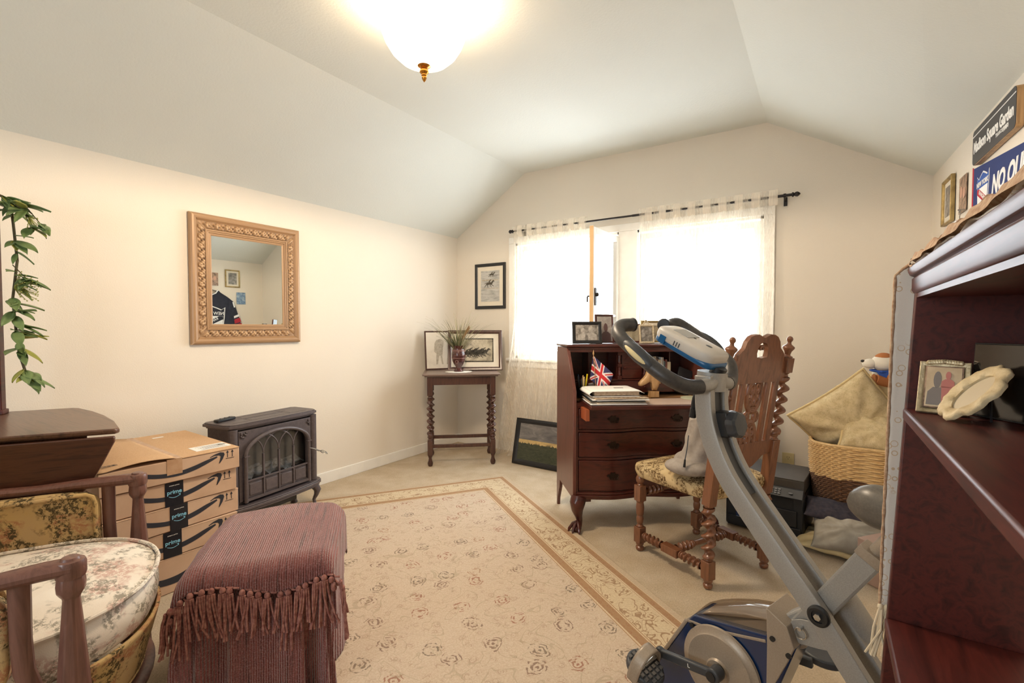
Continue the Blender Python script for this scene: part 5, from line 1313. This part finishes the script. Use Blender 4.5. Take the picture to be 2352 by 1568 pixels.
b = B(); strap(b, [(.012, 0, .522), (-.075, 0, .440)], .045, .040); strap(b, [(-.07, 0, .43), (-.20, 0, .22), (-.33, 0, .045)], .05, .035); put('front_tube', b, SILVER, bi, smooth=25, bev=.002)
b = B(); strap(b, [(.112, 0, .700), (.100, 0, .680)], .058, .050); put('tube_collar', b, TAUPE, bi, bev=.001)
b = B(); b.tube([(.10, 0, .68), (.165, 0, .785)], .016, 14); put('seat_post', b, TAUPE, bi)
b = B(); b.tube([(.02, .06, .535), (.058, .065, .475), (.062, .065, .450)], [.040, .043, .038], 20); put('adjust_housing', b, SILVER, bi, bev=.003)
b = B()
for y in (-.031, .028): b.prism([(-.055, .452), (-.048, .478), (-.028, .490), (.012, .500), (.05, .478), (.05, .450), (.012, .438), (-.03, .428)], .003, T((0, y+.003, 0)) @ RX)
put('pivot_bracket', b, SILVER, bi, bev=.001)
b = B(); b.lathe([(.024, 0), (.024, .006), (.020, .009), (.014, .009), (.014, .005), (.001, .005)], (.018, -.047, .527), 28, RX); put('pivot_cap', b, BLACKP, bi)
b = B(); b.lathe([(.008, 0), (.008, .008), (.001, .009)], (.018, -.052, .527), 6, RX); put('pivot_bolt', b, STEEL, bi)
b = B(); b.tube([(-.024+.013*math.cos(2*PI*i/24), -.040, .460+.013*math.sin(2*PI*i/24)) for i in range(24)], .0015, 6, closed=True); b.tube([(-.024, -.048, .473), (-.024, .0, .473)], .0045, 10); put('locking_pin', b, STEEL, bi)
b = B(); b.tube([(-.040, -.012, .435), (-.037, .0, .412)], .016, 14); put('front_stop', b, TAUPE, bi, bev=.003)
for x, hw_ in ((-.335, .20), (.398, .165)):
    b = B(); b.tube([(x, -hw_, .03), (x, hw_, .03)], .022, 16); put('stabiliser', b, SILVER, bi)
    for s in (-1, 1): b = B(); b.tube([(x, s*hw_, .03), (x, s*(hw_+.02), .03)], .029, 18); put('end_cap', b, BLACKP, bi, bev=.003)
b = B()
for k in range(3): b.tube([(-.106+.014*k, .075, .458-.009*k), (-.095+.014*k, .075, .451-.009*k)], .020-.001*k, 18)
put('tension_knob', b, TAUPE, bi, bev=.002)
# flywheel housing
HP = [(-.432, .150), (-.322, .345), (-.300, .375), (-.100, .420), (-.093, .478), (-.046, .460), (-.030, .420), (-.063, .315), (-.10, .2), (-.15, .10), (-.33, .075), (-.41, .11)]
hy = .052
b = B(); b.prism(HP, 2*hy, T((0, hy, 0)) @ RX); hs = put('flywheel_housing', b, NAVY, bi, bev=.006)
b = B()
top = [(-.312, .362), (-.290, .392), (-.256, .416), (-.21, .440), (-.16, .462), (-.095, .482), (-.092, .42)]
def tp(u, v):
    k = u*(len(top)-2); i = min(int(k), len(top)-3); q = k-i; x = top[i][0]*(1-q)+top[i+1][0]*q; z = top[i][1]*(1-q)+top[i+1][1]*q
    a = PI*v; zb = .352+(x+.312)*.27; return Vector((x, -hy*math.cos(a)*.96, zb+(z-zb)*math.sin(a)**.38))
b.grid(tp, 22, 26); put('clear_cover', b, SMOKE, hs, smooth=80)
b = B(); b.prism([(-.305, .355), (-.28, .385), (-.22, .415), (-.16, .440), (-.10, .455), (-.10, .42), (-.30, .37)], .07, T((0, .035, 0)) @ RX); put('inner_shroud', b, mk('taupe_shroud', C(150, 132, 112), .45), hs, bev=.008)
b = B()
def strip(pts, w, o): b.tube([(x, -hy-o, z) for x, z in pts], w, 8, flat=.5, up=(0, 1, 0))
strip([(-.434, .15), (-.322, .348)], .006, .0); b.box((-.379, 0, .2485), (.224, 2*hy+.002, .006), Matrix.Rotation(-1.056, 4, 'Y'))
strip(arcpts([(-.318, .348), (-.300, .352), (-.25, .360), (-.18, .380), (-.098, .406)], 4), .0045, .001)
b.prism([(-.097, .494), (-.048, .470), (-.030, .425), (-.046, .380), (-.078, .30), (-.115, .19), (-.122, .13), (-.100, .22), (-.094, .30), (-.094, .40)], 2*hy+.010, T((0, hy+.005, 0)) @ RX)
put('taupe_trim', b, TAUPE, hs, bev=.004)
for x, z in ((-.302, .345), (-.080, .424), (-.042, .402), (-.100, .19)): b = B(); b.lathe([(.0065, 0), (.0065, .004), (.004, .004)], (x, -hy-.0045, z), 16, RX); put('screw_well', b, BLACKP, hs)
b = B(); dc = (-.214, -hy-.004, .268); b.lathe([(.001, 0), (.111, 0), (.109, .006), (.094, .010), (.090, .0145), (.084, .015), (.052, .013), (.033, .016), (.029, .022), (.018, .022), (.001, .022)], dc, 64, RX); put('crank_disc', b, TAUPE, hs)
b = B(); b.tube([(-.205, -.06, .280), (-.205, -.125, .280)], .013, 18); put('axle', b, BLACKP, bi)
b = B(); b.tube([(-.202, -.088, .282), (-.202, -.122, .282)], .019, 20); b.bar((-.202, -.108, .282), (-.362, -.122, .258), .016, .024, up=(0, 0, 1)); b.tube([(-.362, -.112, .258), (-.362, -.130, .258)], .015, 16); ck = put('crank_arm', b, DARKP, bi, bev=.004)
text('lettering', 'L', .014, WHITEP, ck, T((-.270, -.1225, .272)) @ RX @ Matrix.Rotation(.15, 4, 'Z'))
PEM = T((-.366, -.185, .236)) @ Matrix.Rotation(.10, 4, 'X') @ Matrix.Rotation(.30, 4, 'Y')
b = B(); b.M = PEM; b.prism([(.056*math.cos(a), .046*math.sin(a)) for a in [2*PI*i/28 for i in range(28)]], .022, T((0, 0, -.011)))
pd_ = put('pedal', b, DARKP, bi, bev=.005)
b = B(); b.M = PEM
for i in range(-3, 4):
    for j in range(-2, 3):
        if math.hypot(i*.014/.047, j*.016/.04) < 1: b.box((i*.014, j*.016, .0125), (.009, .010, .004))
tt_ = put('tread', b, mk('grey_tread', C(96, 92, 88), .6), pd_)
b = B()
def stp(u, v): a = -.12*PI+1.24*PI*u; return PEM @ Vector((-.004+.034*(v-.5), .049*math.cos(a), .002+.066*math.sin(a)))
b.grid(stp, 26, 6); put('foot_strap', b, TAUPE, pd_, solid=.004, smooth=60)
b = B(); b.tube([(-.362, -.12, .258), (-.366, -.235, .236)], .006); put('pedal_spindle', b, STEEL, pd_)
b = B(); b.bar((-.205, .108, .280), (-.055, .118, .30), .016, .026); put('crank_arm', b, DARKP, bi, bev=.004)
b = B(); b.prism([(.055*math.cos(a)-.055, .048*math.sin(a)+.185) for a in [2*PI*i/28 for i in range(28)]], .022, T((0, 0, .285))); put('pedal', b, DARKP, bi, bev=.005)
# seat
b = B()
def sf(u, v):
    a = 2*PI*v; q = u; x = .052+.235*q
    w = .030+.058*(q**1.2)*(1 if q < .8 else 1-(q-.8)*1.2); e = math.sin(PI*min(1, q*4)/2)**.5*(math.cos(PI/2*max(0, (q-.9)*10)) if q > .9 else 1)
    z = .798+.008*q; up_ = math.sin(a)
    return Vector((x, w*math.cos(a)*max(e, .02), z+(.050 if up_ > 0 else .038+.030*q)*up_*max(e, .02)))
b.grid(sf, 36, 32, cv=True); put('saddle', b, mk('grey_vinyl_saddle', C(86, 81, 74), .34, 0, C(98, 92, 84), 200), bi, smooth=80)
# console
CM = T((-.353, 0, 1.140)) @ Matrix.Rotation(math.radians(25.5), 4, 'Y')
b = B(); b.M = CM; b.ell((0, 0, .008), (.102, .060, .021), 40, 16, p=.42); co = put('console', b, mk('light_grey_console', C(190, 184, 176), .4), bi, smooth=60)
b = B(); b.M = CM; b.ell((.004, 0, -.010), (.102, .058, .012), 40, 10, p=.35); b.box((-.062, -.055, -.004), (.022, .012, .024)); put('console_base', b, CBLUE, co, smooth=60)
b = B(); b.M = CM; b.box((-.03, 0, .0290), (.055, .06, .003)); put('display', b, mk('lcd_grey', C(150, 150, 148), .15), co, bev=.001)
b = B(); b.M = CM; b.lathe([(.012, .0265), (.012, .0305), (.001, .0315)], (.05, 0, -.002), 20); put('console_button', b, DARKP, co)
b = B(); b.M = CM
for k in range(3): b.box((-.02+.009*k, -.0595, .004), (.003, .002, .014))
put('console_slots', b, DARKP, co)
b = B(); b.tube([(-.262, 0, 1.085), (-.276, 0, 1.05)], .022, 14); put('console_neck', b, BLACKP, co)
# handlebar loops
bars = [(-.272, 1.052, .0), (-.272, 1.036, .05), (-.290, 1.036, .11), (-.317, 1.058, .155), (-.362, 1.090, .172), (-.410, 1.124, .174), (-.470, 1.164, .170), (-.502, 1.188, .150), (-.514, 1.203, .118), (-.505, 1.206, .080)]
for s in (-1, 1):
    P = arcpts([(x, s*y, z+(.022 if s > 0 and y > .12 else 0)) for x, z, y in bars], 6)
    b = B(); b.tube(P[8:], .0205, 18); put('foam_grip', b, FOAMG, bi, smooth=60)
    b = B(); b.tube(P[:11], .019, 16); put('bar_base', b, SILVER, bi)
    b = B(); e_ = P[-1]; d_ = (P[-1]-P[-2]).normalized(); b.tube([e_-d_*.003, e_+d_*.006], .0215, 20); put('end_plug', b, BLACKP, bi, bev=.003)
    c_ = P[29]; t_ = (P[33]-P[25]).normalized(); Mq = Matrix.Rotation(-math.atan2(t_.z, t_.x), 4, 'Y')
    for k, (m_, w, h, o) in enumerate(((DARKP, .064, .022, .010), (CREAMP, .050, .011, .0145))):
        b = B(); b.ell(c_+Vector((0, s*o, .004)), (w, .018, h), 30, 12, Mq); put('pulse_pad' if k == 0 else 'pulse_contact', b, m_, bi, smooth=60)
b = B(); b.tube(arcpts([(-.31, -.02, 1.03), (-.325, -.02, .99), (-.33, -.02, .955)], 4), .0075, 10); b.tube([(-.328, -.02, .962), (-.332, -.02, .935)], .010, 10); put('cable_sheath', b, BLACKP, bi)
b = B(); b.tube(arcpts([(-.328, -.02, .945), (-.31, -.015, .955), (-.28, -.01, .975)], 4), .004, 8); put('cable', b, DARKP, bi)
b = B(); b.box((-.243, 0, .928), (.046, .052, .070), Matrix.Rotation(-.12, 4, 'Y')); put('knob_housing', b, BLACKP, bi, bev=.004)
b = B(); kM = axisM((0, 0, 0), (1, 0, .14)); b.lathe([(.001, 0), (.033, 0), (.035, .004), (.035, .022), (.030, .028), (.001, .030)], (-.222, -.005, .930), 96, kM, f=lambda a, z: 1+.045*math.copysign(min(1, abs(math.sin(6*a))*2), math.sin(6*a))); put('tension_dial', b, DARKP, bi)

# ------------------------------------------------------------ bookcase on the right
bc = thing('bookcase', 'dark red-brown open bookcase at the right edge, its shelves holding small frames', 'bookcase', (0, 0, 0))
FX = lambda z: .141-(1.27-z)*.048
XZp = RX
YE, YN, XBK = 1.150, .28, .300
for y, nm in ((YE, 'far'), (YN, 'near')):
    b = B(); b.prism([(FX(0), 0), (XBK, 0), (XBK, 1.30), (FX(1.30), 1.30)], .02, T((0, y+.02, 0)) @ RX); put('side_panel', b, W_SHELF, bc, bev=.002)
for z, nm in ((1.036, 'shelf'), (.628, 'shelf'), (.24, 'shelf')):
    b = B(); x0 = FX(z)-.004; b.box(((x0+XBK)/2, (YE+YN+.02)/2, z), (XBK-x0, YE-YN-.02, .022)); put('shelf', b, W_SHELF, bc, bev=.004)
b = B(); b.box(((FX(1.29)+XBK)/2, (YE+YN+.02)/2, 1.262), (XBK-FX(1.27), YE-YN, .016)); put('underside_board', b, W_SHELF, bc)
b = B(); x0 = FX(1.30)-.006
b.prism([(x0+.004, 1.262), (x0, 1.268), (x0, 1.290), (x0+.004, 1.293), (x0-.003, 1.296), (x0-.006, 1.303), (x0-.005, 1.312), (XBK, 1.312), (XBK, 1.262)], YE-YN+.024, T((0, YE+.021, 0)) @ RX); put('top', b, W_SHELF, bc, bev=.0015)
b = B(); b.box((XBK-.004, (YE+YN+.02)/2, 1.19), (.006, YE-YN, .16)); put('back_rail', b, W_SHELF, bc)
# embroidered runner over the top and down the far end
def runm():
    m, nt, p = new_mat('embroidered_runner'); v = coords(nt)
    q = N(nt, 'ShaderNodeTexVoronoi', ins={'Scale': 60.0, 'Randomness': .6}); L(nt, v, q.inputs['Vector'])
    r = ramp(nt, q.outputs['Distance'], [(0, (0, 0, 0, 1)), (.30, (1, 1, 1, 1)), (.38, (0, 0, 0, 1))], 'CONSTANT')
    g = ramp(nt, noise(nt, v, 9, 2).outputs[0], [(.44, (0, 0, 0, 1)), (.5, (1, 1, 1, 1))])
    c = mixc(nt, math_(nt, 'MULTIPLY', math_(nt, 'MULTIPLY', r, g), .7), C(226, 218, 208), C(196, 160, 112)); L(nt, c, p.inputs['Base Color']); p.inputs['Roughness'].default_value = .85
    bump(nt, p, noise(nt, v, 300, 3).outputs[0], .4, .002); return m
RUN = runm(); FRG = mk('brown_runner_border', C(164, 128, 100), .9, 0, C(196, 168, 138), 120, bmp=.6, bscale=300)
rn = thing('table_runner', 'cream embroidered runner with tasselled ends draped over the bookcase top and far end', 'table runner', (0, 0, 0))
ROLL = mk('runner_lining', C(206, 190, 172), .9)
b = B()
def rt(u, v):   # across x, along y over the top and down the far end
    s = v; Lt = .80; Ld = .67; tot = Lt+Ld; d = s*tot; x0 = .134; x1 = .31
    if d < Lt: y = .375+d; z = 1.3155; xa, xb = x0, x1
    else:
        q = (d-Lt); k = min(1, q/.02); y = 1.1755+.005*math.sin(q*9)**2; z = 1.3155-max(0, q-.004); xa = x0-.020*k-.018*q; xb = x1
    x = xa+(xb-xa)*u; y += .003*math.sin(x*60)*(d > Lt); z += .003*math.sin(y*40+x*30)*(d < Lt)+.002*math.sin(70*y)*(d < Lt)
    return Vector((x, y, z))
b.grid(rt, 30, 150); put('cloth', b, RUN, rn, smooth=80, solid=.0022)
b = B()
b.grid(lambda u, v: Vector((.128+.006*v+.002*math.sin(40*u), .375+.80*u, 1.3165+v*(.013+.0025*math.sin(37*u)+.0015*math.sin(91*u)))), 160, 5); b.grid(lambda u, v: Vector((.134+.012*v, .375+.80*u, 1.3295+.0025*math.sin(37*u)+.0015*math.sin(91*u)-.011*v)), 160, 4)
P2 = [rt(0, .5+.5*i/60)+Vector((-.001, 0, 0)) for i in range(1, 61)]; b.tube(P2, [.0028+.0005*math.sin(i*1.9) for i in range(60)], 8); put('scalloped_border', b, FRG, rn, smooth=80)
rnd = random.Random(2)
for k in range(22):
    e_ = rt(k/21, 1.0); b = B()
    for s in range(4): b.tube([e_+Vector((rnd.uniform(-.003, .003), 0, 0)), e_+Vector((rnd.uniform(-.012, .002), rnd.uniform(-.004, .008), -.05)), e_+Vector((rnd.uniform(-.024, .002), rnd.uniform(.0, .010), -.11))], .0022, 6)
    b.ell(e_+Vector((0, 0, -.004)), (.005, .005, .007), 8, 6); put('tassel', b, mk('cream_tassel', C(222, 206, 176), .9) if k == 0 else bpy.data.materials['cream_tassel'], rn)

# frames on the bookcase shelf
ZSF = 1.0475
t, pc = picture('small silver-gilt frame with leafy crest and a blurred photo on the bookcase shelf', .068, .094, .010, .008, mk('silver_gilt', C(168, 152, 118), .4, .5, C(206, 190, 156), 60, bmp=.6, bscale=150), A_COLOR, 0, (.172, 1.095, ZSF), math.radians(-16), .38)
b = B()
for i in range(7):
    for s in (-1, 1): b.ell((s*.0035*i, -.009, .094-.0004*i), (.0045, .004, .0045), 8, 6)
put('leaf_crest', b, bpy.data.materials['silver_gilt'], t)
panel('snapshot_print', .046, .072, mk('cream_snapshot', C(214, 196, 166), .4, 0, C(196, 172, 140), 30), t, .011, -.0085, .0006)
flat('grey_figure', bust(-.008, .026, .062, .014), mk('grey_suit_print', C(128, 120, 116), .5), t, T((0, -.009, 0)) @ RX, .0003)
flat('red_figure', bust(.006, .018, .030, .046)+[[(-.001, .02), (.012, .02), (.013, .048), (-.002, .048)]], mk('faded_red_print', C(190, 120, 112), .5), t, T((0, -.0095, 0)) @ RX, .0003)
ovf = thing('oval_frame', 'ornate cream frame with an oval opening leaning back on the bookcase shelf', 'picture frame'); ovf.matrix_world = T((.166, 1.03, ZSF+.001)) @ Matrix.Scale(.80, 4) @ Matrix.Rotation(math.radians(-70), 4, 'Z') @ Matrix.Rotation(-.74, 4, 'X')
b = B(); no, ni = 64, 64; O = []; I = []
for i in range(64):
    a = 2*PI*i/64; sc_ = 1+.05*math.sin(8*a)+.03*math.sin(16*a+1); O.append(Vector((.058*math.cos(a)*sc_, 0, .074+.074*math.sin(a)*sc_*.97))); I.append(Vector((.030*math.cos(a), 0, .074+.046*math.sin(a))))
R1 = [(O, 0), (O, -.005), (None, -.009), (None, -.010), (None, -.007), (I, -.005), (I, 0)]; mixk = [0, 0, .15, .5, .8, 1, 1]
rings = [[O[i].lerp(I[i], m_)+Vector((0, y_+(.0015*math.sin(24*i/64*2*PI/3) if .1 < m_ < .9 else 0), 0)) for i in range(64)] for (_, y_), m_ in zip(R1, mixk)]
vs = [v for r_ in rings for v in r_]; fs = [(j*64+i, j*64+(i+1) % 64, (j+1)*64+(i+1) % 64, (j+1)*64+i) for j in range(6) for i in range(64)]
b._add(vs, fs); put('frame', b, mk('ornate_cream_resin', C(190, 168, 128), .6, 0, C(216, 198, 160), 40, bmp=.6, bscale=140), ovf, smooth=60)
b = B(); b._add([v+Vector((0, -.001, 0)) for v in I]+[v+Vector((0, .001, 0)) for v in I], [tuple(range(64)), tuple(range(127, 63, -1))]); put('oval_inset', b, mk('beige_inset', C(196, 182, 156), .6), ovf)
b = B(); b.tube([(.0, .003, .11), (.0, .09, .02)], .0022, 6); put('easel_leg', b, BLACKP, ovf)
t, pc = picture('black thin framed dark glossy picture standing behind the oval frame on the bookcase', .15, .125, .004, .006, BLACKF, mk('dark_glossy_picture', C(18, 16, 15), .12, 0, C(40, 34, 30), 9, spec=.8), 0, (.262, 1.062, ZSF), math.radians(-53), .05)
panel('reflected_pale_band', .14, .050, mk('grey_beige_reflection', C(140, 132, 116), .2, 0, C(160, 150, 130), 12), t, .068, -.0075, .0006); panel('reflected_brown_band', .14, .014, mk('reflected_brown_band', C(92, 70, 50), .3), t, .054, -.0075, .0006)  # reflection of the room painted on the glossy picture as bands

# ------------------------------------------------------------ right wall things (they face -X)
RW_ = math.radians(-90)+.0352
def rwall(y, z): return (xr(y)-.004, y, z)
picture('gold framed engraving hung on the right wall nearest the window wall corner', .19, .24, .016, .018, GOLD, A_BW, .026, rwall(3.39, 1.745), RW_)
def snap(label, y, z, w, h, m):
    t = thing('photo_print', label, 'photo', rwall(y, z)); t.rotation_euler = (0, 0, RW_)
    b = B(); b.box((0, -.002, h/2), (w, .0015, h)); put('print', b, m, t)
    return t
tp_ = snap('unframed colour snapshot of two people pinned right of the gold frame on the right wall', 3.145, 1.755, .125, .175, A_COLOR)
b = B(); b.ell((-.02, -.004, .10), (.022, .001, .028), 16, 8); b.ell((.025, -.004, .09), (.02, .001, .026), 16, 8); put('faces', b, mk('skin_tone_print', C(206, 160, 136), .5), tp_)
t_ = snap('blue toned snapshot pinned below the gold frame on the right wall', 3.50, 1.515, .12, .165, A_BLUE)
# wooden street style sign
sg = thing('wall_sign', 'dark wooden sign block reading Madison Square Garden high on the right wall', 'sign', rwall(2.66, 1.91)); sg.rotation_euler = (0, 0, RW_)
def rrect(w, h, r, n=6):
    P = []
    for cx, cz, a0 in ((w/2-r, h-r, 0), (-w/2+r, h-r, PI/2), (-w/2+r, r, PI), (w/2-r, r, 3*PI/2)): P += [(cx+r*math.cos(a0+PI/2*i/n), cz+r*math.sin(a0+PI/2*i/n)) for i in range(n+1)]
    return P
b = B(); b.prism(rrect(.50, .15, .02), .022, RX); put('wood_block', b, W_PALE, sg, bev=.002)
b = B(); b.prism(rrect(.498, .148, .02), .0015, T((0, -.022, .001)) @ RX); fc = put('sign_face', b, mk('charcoal_sign_face', C(62, 60, 60), .5), sg)
flat('white_line', [[(-.249, .122), (.249, .122), (.249, .126), (-.249, .126)]], WHITEP, fc, T((0, -.0236, 0)) @ RX)
text('lettering', 'Madison Square Garden', .066, WHITEP, fc, xz(0, -.0238, .070), sx=.72, bold=.0022)
text('route_lettering', 'T B S A C E (F)(B)(D)', .019, WHITEP, fc, xz(.115, -.0238, .034), sx=.8, bold=.0006)
# pennant
PB = mk('pennant_navy_felt', C(44, 58, 112), .9, bmp=.3, bscale=300); REDF = mk('red_felt', C(176, 44, 56), .9); WF = mk('white_felt', C(236, 234, 232), .9)
pn = thing('pennant', 'navy felt pennant reading NO QUIT IN with a New York shield on the right wall', 'pennant', rwall(2.975, 1.775)); pn.rotation_euler = (0, 0, RW_)
b = B(); b.prism([(0, -.150), (1.15, -.012), (1.15, .008), (0, .140)], .002, RX); put('felt', b, PB, pn)
b = B(); b.prism([(-.022, -.152), (0, -.150), (0, .140), (-.022, .150)], .0022, RX); b.bm.verts.ensure_lookup_table(); put('red_edge', b, REDF, pn)
def shield(w, h):
    return [(-w/2, h*.46), (-w*.36, h*.38), (-w*.2, h*.44), (0, h*.5), (w*.2, h*.44), (w*.36, h*.38), (w/2, h*.46), (w*.47, h*.1), (w*.42, -h*.18), (w*.25, -h*.38), (0, -h*.5), (-w*.25, -h*.38), (-w*.42, -h*.18), (-w*.47, h*.1)]
def crest(parent, x, y, z, w, h, cblue, top='NEW YORK', diag='RANGERS', outline=WF):
    M0 = lambda o: T((x, y-o, z)) @ RX
    s = flat('shield', [shield(w, h)], outline, parent, M0(0)); flat('shield_field', [[(a*.93, e*.93) for a, e in shield(w, h)]], cblue, s, M0(.0010))
    flat('shield_lower', [[(-w*.42, h*.16), (w*.42, h*.16), (w*.39, -h*.16), (w*.23, -h*.35), (0, -h*.46), (-w*.23, -h*.35), (-w*.39, -h*.16)]], outline, s, M0(.0018))
    d = [(-w*.41, h*.155), (-w*.41, h*.02), (w*.26, -h*.33), (w*.37, -h*.18), (-w*.20, h*.155)]; d = [(-w*.40, -h*.13), (w*.26, h*.155), (w*.41, h*.155), (w*.41, h*.05), (-w*.33, -h*.26)]
    d = [(-a, e) for a, e in d][::-1]
    flat('diagonal_band', [d], REDF if cblue != INKN else INKN, s, M0(.0026))
    text('lettering', top, h*.15, outline, s, T((0, -.0030, 0)) @ xz(x, y, z+h*.245), sx=.95, bold=.0008)
    text('lettering', diag, h*.12, outline, s, T((x+w*.02, y-.0036, z-h*.03)) @ RX @ Matrix.Rotation(-.50, 4, 'Z'), sx=.9, bold=.0005)
INKN = mk('jersey_navy_print', C(28, 30, 44), .7)
crest(pn, .135, -.0022, -.004, .16, .20, mk('shield_blue', C(50, 90, 170), .8))
text('lettering', 'NO QUIT IN', .108, WF, pn, xz(.50, -.0028, -.002), sx=.84, shear=.25, bold=.0045)
# jersey on a hanger
JN = mk('jersey_navy_cloth', C(34, 37, 50), .8, 0, C(42, 45, 60), 30, bmp=.3, bscale=400)
je = thing('hockey_jersey', 'navy hockey jersey with white shield and red striped sleeves on the right wall', 'jersey', rwall(3.10, 0)); je.rotation_euler = (0, 0, RW_)
b = B()
body = [(-.29, .86), (.29, .86), (.285, 1.35), (.27, 1.52), (.22, 1.60), (.12, 1.665), (.09, 1.70), (.05, 1.655), (0, 1.635), (-.05, 1.655), (-.09, 1.70), (-.12, 1.665), (-.22, 1.60), (-.27, 1.52), (-.285, 1.35)]
b.prism(body, .045, T((0, -.004, 0)) @ RX); put('body', b, JN, je, bev=.02)
for s in (-1, 1):
    b = B(); pl_ = [(s*.21, 1.605), (s*.29, 1.54), (s*.345, 1.36), (s*.43, 1.05), (s*.31, 1.03), (s*.255, 1.30), (s*.20, 1.45)]
    if s > 0: pl_ = pl_[::-1]
    b.prism(pl_, .05, T((0, -.003, 0)) @ RX); sl = put('sleeve', b, JN, je, bev=.018)
    for k, (t0, t1, m_) in enumerate(((.36, .42, WF), (.42, .46, JN), (.46, .58, REDF), (.58, .61, JN), (.61, .72, REDF), (.72, .75, JN), (.75, .81, WF))):
        if m_ is JN: continue
        A0, A1 = Vector((s*.262, 1.50)), Vector((s*.31, 1.03)); B0, B1 = Vector((s*.30, 1.535)), Vector((s*.43, 1.05))
        q = [A0.lerp(A1, t0-.03), B0.lerp(B1, t0-.03), B0.lerp(B1, t1-.03), A0.lerp(A1, t1-.03)]
        b = B(); b.prism([(v.x, v.y) for v in q], .002, T((0, -.0535, 0)) @ RX); put('sleeve_stripe', b, m_, sl)
    text('sleeve_number', '1', .10, WF, sl, T((s*.28, -.0545, 1.50)) @ RX @ Matrix.Rotation(s*.25, 4, 'Z'), bold=.004)
crest(je, 0, -.050, 1.28, .34, .40, INKN)
b = B(); b.tube([(-.085, -.045, 1.695), (-.05, -.056, 1.65), (0, -.06, 1.625), (.05, -.056, 1.65), (.085, -.045, 1.695)], .008, 8); put('collar', b, WF, je)
b = B(); b.tube([(-.2, -.02, 1.61), (-.09, -.02, 1.675), (0, -.02, 1.70), (.09, -.02, 1.675), (.2, -.02, 1.61)], .007, 8); b.tube([(0, -.02, 1.70), (0, -.02, 1.73), (.012, -.02, 1.745), (.0, -.02, 1.76), (-.014, -.02, 1.748)], .0022, 6); b.tube([(0, 0, 1.76), (0, -.028, 1.76)], .003, 6); put('hanger', b, STEEL, je)
